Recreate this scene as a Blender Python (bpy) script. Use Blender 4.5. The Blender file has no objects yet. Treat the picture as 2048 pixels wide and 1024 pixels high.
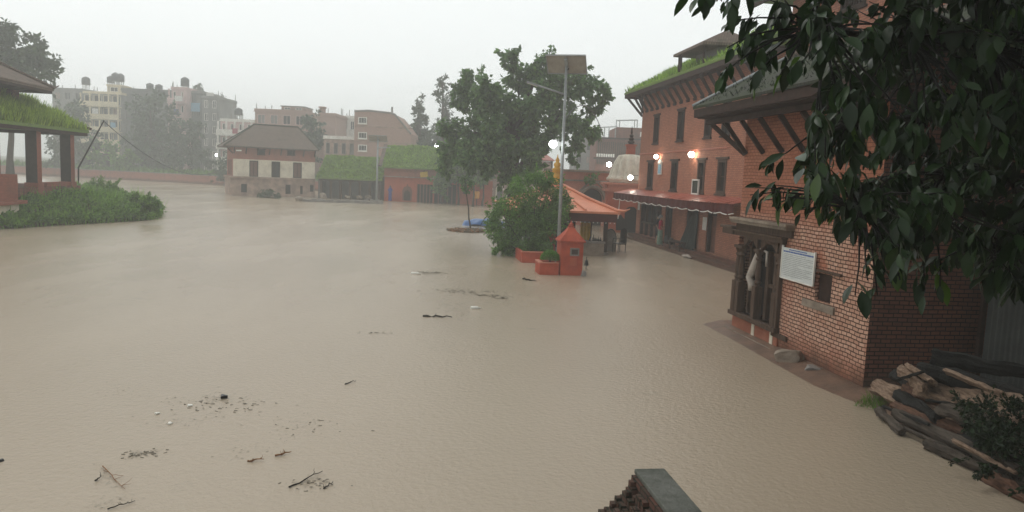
import bpy, bmesh, math, random
from mathutils import Vector, Matrix, Euler, noise
R=math.radians; PI=math.pi
rnd=random.Random(7)
C=bpy.context.scene.collection
# ------------------------------------------------------------------ camera
F=1490.0; PITCH=math.atan((512-349)/F); ROLL=R(2.45); H=3.6
CM=Matrix.Rotation(PI/2-PITCH,3,'X')@Matrix.Rotation(ROLL,3,'Z')
CAM=Vector((0,0,H))
def ray(px,py): return CM@Vector(((px-1024)/F,-(py-512)/F,-1.0))
def G(px,py,z=0.0):
    d=ray(px,py); return CAM+d*((z-H)/d.z)
def W(px,py,Y):
    d=ray(px,py); return CAM+d*(Y/d.y)
cd=bpy.data.cameras.new('camera'); cam=bpy.data.objects.new('camera',cd); C.objects.link(cam)
cam.matrix_world=Matrix.Translation(CAM)@CM.to_4x4()
cd.sensor_width=36; cd.lens=F/2048*36; cd.clip_start=0.05; cd.clip_end=5000
S=bpy.context.scene; S.camera=cam
# ------------------------------------------------------------------ mesh builder
class MB:
    def __init__(s,M=None): s.v=[]; s.f=[]; s.m=[]; s.M=M or Matrix()
    def add(s,vs,fs,mi=0):
        o=len(s.v); M=s.M
        s.v+= [M@Vector(p) for p in vs]
        s.f+= [tuple(i+o for i in f) for f in fs]; s.m+=[mi]*len(fs)
    def box(s,x0,x1,y0,y1,z0,z1,mi=0,R_=None):
        vs=[(x,y,z) for z in (z0,z1) for y in (y0,y1) for x in (x0,x1)]
        if R_ is not None:
            c=Vector(((x0+x1)/2,(y0+y1)/2,(z0+z1)/2)); vs=[c+R_@(Vector(p)-c) for p in vs]
        s.add(vs,[(0,2,3,1),(4,5,7,6),(0,1,5,4),(2,6,7,3),(0,4,6,2),(1,3,7,5)],mi)
    def bar(s,a,b,w,h,mi=0,up=(0,0,1)):
        a=Vector(a);b=Vector(b);t=(b-a).normalized();u=Vector(up)
        x=t.cross(u)
        if x.length<1e-4:x=t.cross(Vector((0,1,0)))
        x.normalize();u=x.cross(t)
        vs=[p+x*i*w/2+u*j*h/2 for p in (a,b) for j in (-1,1) for i in (-1,1)]
        s.add(vs,[(0,2,3,1),(4,5,7,6),(0,1,5,4),(2,6,7,3),(0,4,6,2),(1,3,7,5)],mi)
    def tube(s,pts,rs,n=8,mi=0,cap=True):
        pts=[Vector(p) for p in pts]
        if not hasattr(rs,'__len__'): rs=[rs]*len(pts)
        vs=[];fs=[];x=None
        for i,p in enumerate(pts):
            t=(pts[min(i+1,len(pts)-1)]-pts[max(i-1,0)])
            t=t.normalized() if t.length>1e-6 else Vector((0,0,1))
            if x is None:
                x=t.cross(Vector((0,0,1)))
                if x.length<.1:x=t.cross(Vector((0,1,0)))
            x=(x-t*x.dot(t)).normalized();y=t.cross(x)
            vs+=[p+(x*math.cos(2*PI*k/n)+y*math.sin(2*PI*k/n))*rs[i] for k in range(n)]
        for i in range(len(pts)-1):
            for k in range(n):
                a=i*n+k;b=i*n+(k+1)%n;fs.append((a,b,b+n,a+n))
        if cap: fs.append(tuple(range(n-1,-1,-1)));fs.append(tuple(range((len(pts)-1)*n,len(pts)*n)))
        s.add(vs,fs,mi)
    def lathe(s,prof,c=(0,0,0),n=16,mi=0,lobes=0,amp=0,sx=1,sy=1):
        vs=[];fs=[];m=len(prof)
        for r,z in prof:
            for k in range(n):
                a=2*PI*k/n; q=r*(1+amp*(abs(math.cos(a*lobes/2)) if lobes else 0))
                vs.append((c[0]+q*math.cos(a)*sx,c[1]+q*math.sin(a)*sy,c[2]+z))
        for i in range(m-1):
            for k in range(n):
                a=i*n+k;b=i*n+(k+1)%n;fs.append((a,b,b+n,a+n))
        fs.append(tuple(range(n-1,-1,-1)));fs.append(tuple(range((m-1)*n,m*n)))
        s.add(vs,fs,mi)
    def prism(s,poly,y0,y1,mi=0):     # outline in x,z extruded along y
        n=len(poly);vs=[(x,y0,z) for x,z in poly]+[(x,y1,z) for x,z in poly]
        s.add(vs,[tuple(range(n)),tuple(range(2*n-1,n-1,-1))]+[(i,i+n,(i+1)%n+n,(i+1)%n) for i in range(n)],mi)
    def slab(s,poly,z0,z1,mi=0):      # outline in x,y extruded along z
        n=len(poly);vs=[(x,y,z0) for x,y in poly]+[(x,y,z1) for x,y in poly]
        s.add(vs,[tuple(range(n-1,-1,-1)),tuple(range(n,2*n))]+[(i,(i+1)%n,(i+1)%n+n,i+n) for i in range(n)],mi)
    def wall(s,x0,x1,z0,z1,ops,t=.3,y=0,mi=0):   # front skin at y with reveals t deep
        xs=sorted({x0,x1,*[o[0] for o in ops],*[o[1] for o in ops]}); zs=sorted({z0,z1,*[o[2] for o in ops],*[o[3] for o in ops]})
        for i in range(len(xs)-1):
            for j in range(len(zs)-1):
                cx=(xs[i]+xs[i+1])/2;cz=(zs[j]+zs[j+1])/2
                if any(o[0]<cx<o[1] and o[2]<cz<o[3] for o in ops): continue
                s.add([(xs[i],y,zs[j]),(xs[i+1],y,zs[j]),(xs[i+1],y,zs[j+1]),(xs[i],y,zs[j+1])],[(0,1,2,3)],mi)
        for a,b,c,d in [o[:4] for o in ops]:
            s.add([(a,y,c),(b,y,c),(b,y,d),(a,y,d),(a,y+t,c),(b,y+t,c),(b,y+t,d),(a,y+t,d)],[(0,4,5,1),(1,5,6,2),(2,6,7,3),(3,7,4,0)],mi)
    def build(s,name,mats,parent=None,smooth=False):
        me=bpy.data.meshes.new(name); me.from_pydata([tuple(p) for p in s.v],[],s.f)
        if not isinstance(mats,(list,tuple)): mats=[mats]
        for m in mats: me.materials.append(m)
        me.polygons.foreach_set('material_index',s.m)
        uv=me.uv_layers.new(name='UVMap').data
        vs=s.v
        for p in me.polygons:
            n=p.normal
            if abs(n.z)>.95: t=Vector((1,0,0)); b=Vector((0,1,0))
            else:
                t=Vector((-n.y,n.x,0)).normalized(); b=n.cross(t)
            for li in p.loop_indices:
                co=vs[me.loops[li].vertex_index]; uv[li].uv=(co.dot(t),co.dot(b))
        if smooth: me.polygons.foreach_set('use_smooth',[True]*len(me.polygons))
        me.update()
        o=bpy.data.objects.new(name,me); C.objects.link(o)
        if parent: o.parent=parent
        return o
def tag(o,label,cat,group=None):
    o['label']=label; o['category']=cat
    if group: o['group']=group
    return o
def thing(name,label,cat,loc=(0,0,0),rot=0,group=None):
    o=bpy.data.objects.new(name,None); C.objects.link(o); o.location=loc; o.rotation_euler=(0,0,R(rot)); o.empty_display_size=.2
    return tag(o,label,cat,group)
def struct(o): o['kind']='structure'; return o
def stuff(o): o['kind']='stuff'; return o
def rbox(rot): return Matrix.Rotation(R(rot),3,'Z')
def RZ(rot,loc=(0,0,0)): return Matrix.Translation(Vector(loc))@Matrix.Rotation(R(rot),4,'Z')
# ------------------------------------------------------------------ materials
def nodes(name):
    m=bpy.data.materials.new(name); m.use_nodes=True; nt=m.node_tree
    return m,nt,nt.nodes['Principled BSDF'],nt.nodes['Material Output']
def N(nt,t,**k):
    n=nt.nodes.new(t)
    for a,b in k.items():
        if a in n.inputs: n.inputs[a].default_value=b
        else: setattr(n,a,b)
    return n
def L(nt,a,b): nt.links.new(a,b)
def c4(c): return (*c[:3],1)
def mixn(nt,f,a,b,mode='MIX'):
    n=nt.nodes.new('ShaderNodeMix'); n.data_type='RGBA'; n.blend_type=mode
    for i,x in ((0,f),(6,a),(7,b)):
        if hasattr(x,'links'): L(nt,x,n.inputs[i])
        elif isinstance(x,(tuple,list)): n.inputs[i].default_value=c4(x)
        else: n.inputs[i].default_value=x
    return n.outputs[2]
def ramp(nt,x,a,b):
    n=nt.nodes.new('ShaderNodeMapRange'); n.inputs[1].default_value=a; n.inputs[2].default_value=b; L(nt,x,n.inputs[0]); return n.outputs[0]
def noisef(nt,scale,detail=4,coord=None,vec=None,rough=.6):
    n=N(nt,'ShaderNodeTexNoise'); n.inputs['Scale'].default_value=scale; n.inputs['Detail'].default_value=detail; n.inputs['Roughness'].default_value=rough
    L(nt,coord,n.inputs['Vector']); return n.outputs['Fac']
def plain(name,c1,c2=None,scale=3,rough=.8,bump=.0,bscale=None,stretch=None,spec=None,lo=.35,hi=.65):
    m,nt,p,o=nodes(name); p.inputs['Roughness'].default_value=rough
    p.inputs['Specular IOR Level'].default_value=spec if spec is not None else (.12 if rough>=.65 else .4)
    if c2 is None: c2=tuple(x*.6 for x in c1)
    co=N(nt,'ShaderNodeTexCoord').outputs['Object']
    if stretch:
        mp=N(nt,'ShaderNodeMapping'); mp.inputs['Scale'].default_value=stretch; L(nt,co,mp.inputs[0]); co=mp.outputs[0]
    f=ramp(nt,noisef(nt,scale,6,co),lo,hi)
    L(nt,mixn(nt,f,c1,c2),p.inputs['Base Color'])
    if bump:
        b=N(nt,'ShaderNodeBump'); b.inputs['Strength'].default_value=bump; b.inputs['Distance'].default_value=.03
        L(nt,noisef(nt,bscale or scale*6,5,co),b.inputs['Height']); L(nt,b.outputs[0],p.inputs['Normal'])
    return m
def brick(name,c1,c2,mortar,bw=.21,bh=.075,ms=.008,worn=None,wornmort=None,rough=.85,bump=.6,stain=(.12,.08,.06),stainamt=.5,smooth=.1,wscale=.6,wlo=.45,whi=.55,zr=None,wob=(.05,.03),damp=True):
    m,nt,p,o=nodes(name); p.inputs['Roughness'].default_value=rough; p.inputs['Specular IOR Level'].default_value=.12
    tc=N(nt,'ShaderNodeTexCoord'); co=tc.outputs['Object']; uv=tc.outputs['UV']
    # wobble the courses a little
    nz=N(nt,'ShaderNodeTexNoise'); nz.inputs['Scale'].default_value=1.7; L(nt,uv,nz.inputs['Vector'])
    vm=N(nt,'ShaderNodeVectorMath',operation='MULTIPLY_ADD'); L(nt,nz.outputs['Color'],vm.inputs[0]); vm.inputs[1].default_value=(*wob,0); L(nt,uv,vm.inputs[2]); uv=vm.outputs[0]
    def bt(a,b,mo,ms):
        t=N(nt,'ShaderNodeTexBrick'); L(nt,uv,t.inputs['Vector']); t.inputs['Scale'].default_value=1
        t.inputs['Brick Width'].default_value=bw; t.inputs['Row Height'].default_value=bh; t.inputs['Mortar Size'].default_value=ms; t.inputs['Mortar Smooth'].default_value=smooth
        t.inputs['Color1'].default_value=c4(a); t.inputs['Color2'].default_value=c4(b); t.inputs['Mortar'].default_value=c4(mo); t.inputs['Bias'].default_value=0
        return t
    t=bt(c1,c2,mortar,ms); col=t.outputs['Color']; hgt=t.outputs['Fac']
    if worn:
        t2=bt(worn[0],worn[1],wornmort,ms*1.9); f=ramp(nt,noisef(nt,wscale,5,co),wlo,whi)
        if zr:
            sp=N(nt,'ShaderNodeSeparateXYZ'); L(nt,co,sp.inputs[0])
            for a_,b_ in ((zr[0],zr[0]+.5),(zr[1],zr[1]-.3)):
                g=ramp(nt,sp.outputs[2],a_,b_); mu=N(nt,'ShaderNodeMath',operation='MULTIPLY'); L(nt,f,mu.inputs[0]); L(nt,g,mu.inputs[1]); f=mu.outputs[0]
        col=mixn(nt,f,col,t2.outputs['Color']); hgt=mixn(nt,f,hgt,t2.outputs['Fac'])
    col=mixn(nt,ramp(nt,noisef(nt,14,3,co),.3,.75),col,mixn(nt,.35,col,(.5,.5,.5),'MULTIPLY'))
    mps=N(nt,'ShaderNodeMapping'); mps.inputs['Scale'].default_value=(1.3,1.3,.4); L(nt,co,mps.inputs[0])
    st=ramp(nt,noisef(nt,1.0,7,mps.outputs[0],rough=.72),.47,.72)
    mt=N(nt,'ShaderNodeMath',operation='MULTIPLY'); L(nt,st,mt.inputs[0]); mt.inputs[1].default_value=stainamt
    col=mixn(nt,mt.outputs[0],col,stain)
    if damp:
        s2=N(nt,'ShaderNodeSeparateXYZ'); L(nt,co,s2.inputs[0]); nd=noisef(nt,2.2,5,co)
        ma=N(nt,'ShaderNodeMath',operation='MULTIPLY_ADD'); L(nt,nd,ma.inputs[0]); ma.inputs[1].default_value=-.7; L(nt,s2.outputs[2],ma.inputs[2])
        dm_=N(nt,'ShaderNodeMapRange'); L(nt,ma.outputs[0],dm_.inputs[0]); dm_.inputs[1].default_value=-.25; dm_.inputs[2].default_value=.12; dm_.inputs[3].default_value=.75; dm_.inputs[4].default_value=0
        col=mixn(nt,dm_.outputs[0],col,(.075,.05,.035))
    L(nt,col,p.inputs['Base Color'])
    b=N(nt,'ShaderNodeBump'); b.invert=True; b.inputs['Strength'].default_value=bump; b.inputs['Distance'].default_value=.02
    L(nt,hgt,b.inputs['Height']); L(nt,b.outputs[0],p.inputs['Normal'])
    return m
def tiles(name,c1,c2,gap,bw=.12,bh=.14,moss=None,mossamt=.5,rough=.8):
    m,nt,p,o=nodes(name); p.inputs['Roughness'].default_value=rough; p.inputs['Specular IOR Level'].default_value=.15
    tc=N(nt,'ShaderNodeTexCoord'); co=tc.outputs['Object']; uv=tc.outputs['UV']
    t=N(nt,'ShaderNodeTexBrick'); L(nt,uv,t.inputs['Vector']); t.inputs['Scale'].default_value=1
    t.inputs['Brick Width'].default_value=bw; t.inputs['Row Height'].default_value=bh; t.inputs['Mortar Size'].default_value=.012
    for k,c in (('Color1',c1),('Color2',c2),('Mortar',gap)): t.inputs[k].default_value=c4(c)
    col=t.outputs['Color']
    if moss:
        f=ramp(nt,noisef(nt,1.2,7,co,rough=.7),.62-.35*mossamt,.72-.2*mossamt); col=mixn(nt,f,col,mixn(nt,noisef(nt,9,4,co),moss,tuple(x*.5 for x in moss)))
    L(nt,col,p.inputs['Base Color'])
    b=N(nt,'ShaderNodeBump'); b.invert=True; b.inputs['Strength'].default_value=.7; b.inputs['Distance'].default_value=.03
    L(nt,t.outputs['Fac'],b.inputs['Height']); L(nt,b.outputs[0],p.inputs['Normal'])
    return m
def leafmat(name,c,c2=None,rough=.45,trans=.25,spec=.5):
    m,nt,p,o=nodes(name); p.inputs['Roughness'].default_value=rough; p.inputs['Specular IOR Level'].default_value=spec
    co=N(nt,'ShaderNodeTexCoord').outputs['Object']
    col=mixn(nt,ramp(nt,noisef(nt,.9,3,co),.35,.65),c,c2 or tuple(x*.65 for x in c))
    L(nt,col,p.inputs['Base Color'])
    t=N(nt,'ShaderNodeBsdfTranslucent'); L(nt,mixn(nt,.5,col,(c[0]*1.3,c[1]*1.5,c[2]*.8)),t.inputs[0])
    mx=N(nt,'ShaderNodeMixShader'); mx.inputs[0].default_value=trans; L(nt,p.outputs[0],mx.inputs[1]); L(nt,t.outputs[0],mx.inputs[2]); L(nt,mx.outputs[0],o.inputs[0])
    return m
def emit(name,c,s):
    m,nt,p,o=nodes(name); p.inputs['Emission Color'].default_value=c4(c); p.inputs['Emission Strength'].default_value=s; p.inputs['Base Color'].default_value=c4(c); return m
M={}
M['brick_long']=brick('orange brick',(.48,.205,.125),(.37,.15,.095),(.22,.10,.07),bw=.22,bh=.08,ms=.009,stainamt=.55,stain=(.21,.10,.07),bump=.5)
M['brick_near']=brick('weathered brick',(.44,.18,.11),(.36,.14,.085),(.15,.07,.045),bw=.165,bh=.077,ms=.006,worn=((.60,.37,.27),(.47,.26,.18)),wornmort=(.075,.038,.026),stainamt=.55,stain=(.30,.09,.055),bump=1.0,smooth=.3,wscale=.7,wlo=.36,whi=.44,zr=(.15,3.0),wob=(.13,.07))
M['brick_side']=brick('shaded damp brick',(.16,.062,.038),(.11,.045,.03),(.015,.009,.007),bw=.19,bh=.077,ms=.01,stainamt=.6,stain=(.07,.04,.03),bump=1.0,smooth=.3)  # side wall colour lowered to stand in for shade, besides damp
M['brick_old']=brick('old brick',(.27,.10,.065),(.2,.08,.055),(.09,.05,.04),bw=.22,bh=.08,ms=.01,stainamt=.8,stain=(.05,.045,.035))
M['shade_dirt']=plain('shaded dirty brick',(.075,.06,.055),(.04,.034,.032),2,.9,.3,14)  # roof shade plus dirt put into the colour of the pillars' camera-facing sides
M['brick_dark']=brick('mossy dark brick',(.13,.06,.045),(.085,.05,.04),(.03,.025,.02),bw=.2,bh=.075,ms=.012,stainamt=.8,stain=(.04,.045,.03),damp=False)
M['brick_far']=brick('far red brick',(.40,.15,.10),(.34,.125,.085),(.3,.15,.12),bw=.24,bh=.09,ms=.008,stainamt=.5)
M['brick_pink']=brick('far pinkish brick',(.42,.27,.22),(.37,.225,.18),(.40,.3,.26),bw=.24,bh=.09,ms=.01,stainamt=.4,stain=(.3,.2,.16))
M['red_plaster']=plain('red limewash',(.42,.105,.06),(.33,.085,.05),1.2,.85,.2,20)
M['red_paint']=plain('red painted plaster',(.44,.085,.042),(.26,.05,.03),1.6,.7,.4,18)
M['terracotta']=plain('terracotta paint',(.50,.18,.115),(.42,.14,.09),2.5,.5,.15,18)
M['plaster']=plain('stained white plaster',(.66,.60,.48),(.42,.36,.28),1.1,.9,.2,16,lo=.45,hi=.8)
M['dirty_plaster']=plain('washed out plaster',(.40,.285,.225),(.21,.145,.115),1.3,.9,.3,12)
M['white']=plain('dirty white paint',(.75,.73,.68),(.58,.56,.5),2,.7)
M['stone']=plain('grey stone',(.29,.235,.185),(.17,.135,.105),3,.85,.5,14)
M['dome']=plain('weathered whitewash',(.78,.73,.62),(.42,.38,.31),2.2,.85,.3,12,lo=.4,hi=.85)
M['concrete']=plain('wet concrete',(.24,.22,.20),(.13,.12,.11),2.5,.6,.4,14)
M['wood']=plain('grey weathered wood',(.10,.062,.043),(.055,.036,.026),6,.75,.3,20,stretch=(3,3,.5))
M['wood_dark']=plain('dark wood',(.05,.027,.02),(.028,.016,.012),5,.7,.2,20)
M['wood_red']=plain('red brown shutter wood',(.19,.085,.06),(.13,.06,.045),6,.7,.1,20)
M['dark']=plain('dark interior',(.012,.011,.011),(.018,.016,.015),3,.9)
M['pane']=plain('dark window glass',(.03,.033,.035),(.02,.022,.023),3,.15)
M['roof_tile']=tiles('clay tiles',(.19,.14,.11),(.14,.10,.08),(.05,.04,.035),moss=(.10,.085,.06),mossamt=.3)
M['roof_moss']=tiles('mossy dark tiles',(.04,.038,.032),(.055,.05,.042),(.012,.012,.01),bw=.13,bh=.16,moss=(.032,.042,.015),mossamt=.75)
M['roof_grass']=tiles('overgrown tiles',(.10,.09,.06),(.08,.07,.05),(.03,.03,.02),moss=(.19,.29,.06),mossamt=1.4)
M['tin_red']=plain('red tin sheet',(.34,.085,.055),(.26,.07,.05),1.5,.3)
M['cloth_maroon']=plain('maroon valance cloth',(.085,.018,.016),(.055,.013,.012),5,.8)
M['tin_orange']=plain('orange roof paint',(.66,.24,.13),(.56,.19,.10),1.6,.4)
M['gold']=plain('yellow gilt',(.62,.34,.03),(.48,.25,.02),6,.35)
M['coping_old']=plain('mossy cement coping',(.15,.15,.135),(.07,.075,.06),4,.7,.7,22)
M['galv']=plain('galvanised steel',(.30,.32,.32),(.22,.235,.235),5,.45)
M['pv_back']=plain('solar panel back',(.34,.31,.26),(.27,.245,.21),4,.5)
M['pv_face']=plain('solar panel glass',(.015,.02,.045),(.02,.025,.05),8,.12)
M['sheet']=plain('weathered corrugated steel',(.085,.095,.09),(.05,.057,.053),1.4,.55,.2,12)
M['black']=plain('black paint',(.012,.012,.013),(.02,.02,.02),4,.45)
M['bark']=plain('bark',(.07,.055,.042),(.035,.028,.022),6,.9,.6,20,stretch=(2,2,.5))
M['bark_dark']=plain('wet dark bark',(.02,.019,.017),(.01,.01,.009),5,.7,.8,22,stretch=(1.5,1.5,1.5))
M['wood_split']=plain('split pale timber',(.32,.225,.16),(.12,.075,.05),9,.75,.8,26,stretch=(3,.6,3))
M['wood_rust']=plain('reddish inner bark',(.17,.09,.06),(.07,.04,.028),9,.8,.8,24,stretch=(3,.6,3))
M['wood_grey']=plain('grey wet log',(.105,.085,.068),(.035,.028,.022),5,.7,.8,24,stretch=(3,.6,3))
M['mud']=plain('muddy earth',(.17,.10,.065),(.10,.06,.04),2.5,.5,.6,18)
M['earth']=plain('grassy earth',(.06,.08,.025),(.09,.07,.04),1.5,.95,.4,8)
M['blue']=plain('blue tarpaulin',(.05,.17,.42),(.04,.12,.33),3,.4,.3,8)
M['yellow']=plain('yellow cloth',(.55,.36,.05),(.42,.27,.04),5,.7)
M['orange']=plain('orange plastic',(.75,.35,.05),(.65,.28,.04),4,.5)
M['tarp_green']=plain('dark green tarpaulin',(.016,.028,.024),(.01,.017,.016),4,.55,.5,9)
M['cloth_white']=plain('grubby white cloth',(.52,.46,.40),(.36,.31,.27),7,.85,.5,22)
M['paper']=plain('paper',(.68,.66,.62),(.55,.54,.5),5,.8)
M['signwhite']=plain('white vinyl banner',(.60,.62,.60),(.50,.52,.5),3,.5)
M['ink']=plain('grey print',(.26,.27,.27),(.36,.37,.37),30,.7)
M['inkblue']=plain('blue print',(.06,.10,.30),(.10,.15,.34),12,.7)
M['skin']=plain('brown skin',(.30,.16,.10),(.26,.135,.085),8,.55)
M['hair_grey']=plain('grey hair',(.25,.25,.25),(.16,.16,.16),30,.7)
M['hair_black']=plain('black hair',(.012,.011,.011),(.02,.018,.018),30,.5)
M['cl_red']=plain('crimson blouse',(.34,.02,.05),(.26,.015,.04),9,.8)
M['cl_green']=plain('pale green skirt cloth',(.17,.25,.19),(.11,.17,.13),8,.8)
M['cl_dark']=plain('charcoal shirt',(.03,.03,.035),(.02,.02,.024),8,.8)
M['cl_blue']=plain('cobalt blue sari cloth',(.035,.05,.25),(.025,.035,.18),8,.75)
M['tank']=plain('black water tank plastic',(.04,.043,.045),(.03,.032,.034),3,.5)
M['cream']=plain('cream paint',(.66,.58,.40),(.54,.47,.33),.7,.85)
M['pinkpaint']=plain('pale pink paint',(.58,.42,.40),(.46,.33,.31),.7,.85)
M['greypaint']=plain('grey cement render',(.24,.235,.22),(.16,.155,.145),.5,.9)
M['darkgrey']=plain('dark cement block',(.13,.13,.125),(.09,.09,.085),.5,.9)
M['whiteblue']=plain('pale blue paint',(.20,.38,.50),(.16,.32,.44),2,.8)
M['scum']=plain('floating leaf litter',(.15,.135,.10),(.09,.08,.06),9,.8)
M['reed']=plain('rusty reed',(.26,.13,.06),(.18,.085,.04),9,.8)
M['stick']=plain('wet stick',(.045,.038,.03),(.025,.02,.016),9,.7)
M['foam']=plain('white foam plastic',(.72,.70,.64),(.6,.58,.53),6,.7)
M['bulb_warm']=emit('warm lamp',(1,.92,.76),28); M['bulb_white']=emit('white lamp',(.95,1,.98),22)
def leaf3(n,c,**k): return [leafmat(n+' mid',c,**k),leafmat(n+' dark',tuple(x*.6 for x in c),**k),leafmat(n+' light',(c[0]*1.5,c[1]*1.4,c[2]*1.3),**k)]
LF_big=leaf3('pipal leaf',(.11,.20,.075),trans=.45,spec=.3)
LF_bush=leaf3('bush leaf',(.115,.23,.055),trans=.45,spec=.3)
LF_far=leaf3('far leaf',(.045,.08,.035),trans=.2,spec=.2)
LF_weed=leaf3('weed leaf',(.12,.225,.045),trans=.45,spec=.2)
LF_grass=leaf3('roof grass',(.23,.35,.075),trans=.5,spec=.1,rough=.8)
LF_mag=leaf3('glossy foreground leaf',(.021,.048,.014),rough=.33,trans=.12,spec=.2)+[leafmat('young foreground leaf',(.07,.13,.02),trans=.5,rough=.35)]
LF_dark=leaf3('dark shrub leaf',(.016,.034,.012),trans=.15,spec=.15)
# ------------------------------------------------------------------ foliage helpers
def rv(r=rnd):
    while True:
        v=Vector((r.uniform(-1,1),r.uniform(-1,1),r.uniform(-1,1)))
        if .01<v.length<1: return v
def leaf(mb,p,d,up,l,w,mi):
    d=d.normalized(); s=d.cross(up)
    if s.length<1e-3: s=d.cross(Vector((1,.3,.2)))
    s.normalize(); n=s.cross(d)
    a=p; b=p+d*l; m=p+d*l*.45
    mb.add([a,m+s*w/2+n*w*.18,b,m-s*w/2+n*w*.18],[(0,1,2),(0,2,3)],mi)
def bigleaf(mb,p,d,l,w,mi,curl=.18,roll=0.,r=rnd):
    d=d.normalized(); s=d.cross(Vector((0,0,1)))
    if s.length<.05: s=Vector((r.uniform(-1,1),r.uniform(-1,1),0))
    s.normalize(); s=(Matrix.Rotation(roll,3,d)@s); n=s.cross(d)
    prof=[(0,.04),(.2,.62),(.42,1),(.65,.9),(.85,.5),(1,.0)]
    vs=[];fs=[]
    for t,k in prof:
        c=p+d*l*t-n*l*curl*t*t
        h=w/2*k
        vs+=[c-s*h+n*h*.3,c,c+s*h+n*h*.3]
    for i in range(5):
        a=i*3; fs+=[(a,a+1,a+4,a+3),(a+1,a+2,a+5,a+4)]
    mb.add(vs,fs,mi)
def crown(clumps,n,size,droop=.5,r=rnd,shell=.5,wr=.55):
    mb=MB(); vol=[c[1]**2 for c in clumps]; tot=sum(vol)
    for (c,rad,*sc),v in zip(clumps,vol):
        sc=sc[0] if sc else (1,1,1)
        # each clump is made of small sub-clumps so the edge is uneven
        k=max(3,int(5*v/tot*len(clumps)))
        subs=[(rv(r),r.uniform(.22,.5)) for _ in range(k+4)]
        for _ in range(int(n*v/tot)):
            a,b=r.choice(subs); q=a*.82+rv(r).normalized()*b*(r.random()**shell)
            p=Vector(c)+Vector((q.x*sc[0],q.y*sc[1],q.z*sc[2]))*rad
            d=(rv(r).normalized()+Vector((0,0,-droop))+q*.5)
            u=rv(r)
            l=size*r.uniform(.6,1.25)
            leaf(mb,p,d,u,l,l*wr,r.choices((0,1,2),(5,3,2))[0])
        for _ in range(4 if n*v/tot>60 else 2):      # stray sprays past the outline
            dr=(rv(r)+V(0,0,.15)).normalized(); ln=r.uniform(.25,.55)*rad; s0=Vector(c)+dr*rad*.75
            for i in range(int(6+min(16,n*v/tot/30))):
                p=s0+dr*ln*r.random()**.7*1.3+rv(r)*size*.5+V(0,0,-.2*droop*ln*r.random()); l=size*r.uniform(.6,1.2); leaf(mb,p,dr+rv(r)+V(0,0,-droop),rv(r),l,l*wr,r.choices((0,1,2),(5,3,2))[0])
    return mb
def bend(a,b,k,sag=0,j=0.,r=rnd):
    a=Vector(a);b=Vector(b);out=[]
    for i in range(k+1):
        t=i/k; p=a.lerp(b,t); p.z+=sag*4*t*(1-t)
        if 0<i<k: p+=rv(r)*j
        out.append(p)
    return out
def tree(name,label,base,trunk_r,clumps,n,size,mats,group=None,barkm='bark',droop=.5,limbs=6,r=rnd,trunk_top=None,cat='tree',wr=.55):
    base=Vector(base); t=thing(name,label,cat,base,0,group)
    cs=[(Vector(c[0])-base,*c[1:]) for c in clumps]
    top=Vector(trunk_top)-base if trunk_top else sum((c[0] for c in cs),Vector())/len(cs)
    tm=MB(); path=bend((0,0,-.3),top,6,0,trunk_r*.6,r); tm.tube(path,[trunk_r*(1.35 if i==0 else 1-.11*i) for i in range(7)],9)
    for c in sorted(cs,key=lambda c:-c[1])[:limbs]:
        s=path[r.randint(3,5)]; tm.tube(bend(s,c[0],4,.1*c[1],.08*c[1],r),[trunk_r*.45,trunk_r*.36,trunk_r*.25,trunk_r*.15,trunk_r*.06],6)
    tm.build('trunk',M[barkm],t,True)
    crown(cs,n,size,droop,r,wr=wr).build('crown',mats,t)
    return t
def pxclumps(lst,Y,dy=1.5,r=rnd):
    out=[]
    for x,y,rad in lst:
        yy=Y+r.uniform(-dy,dy); out.append((W(x,y,yy),rad/F*yy))
    return out
def blades(mb,tris,n,h,w,r=rnd,lean=.5,mats=(5,3,2)):
    ar=[((b-a).cross(c-a)).length for a,b,c in tris]
    for _ in range(n):
        a,b,c=r.choices(tris,ar)[0]; u,v=r.random(),r.random()
        if u+v>1:u,v=1-u,1-v
        p=a+(b-a)*u+(c-a)*v
        k=.55+.9*max(0,noise.noise(p*.9)+.35)
        hh=h*r.uniform(.5,1.2)*k; s=Vector((r.uniform(-1,1),r.uniform(-1,1),0)).normalized()*w/2
        tip=p+Vector((r.uniform(-lean,lean),r.uniform(-lean,lean),1))*hh
        mb.add([p-s,p+s,tip],[(0,1,2)],r.choices((0,1,2),mats)[0])
def V(*a): return Vector(a)
def quadtris(a,b,c,d): return [(V(*a),V(*b),V(*c)),(V(*a),V(*c),V(*d))]
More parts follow.
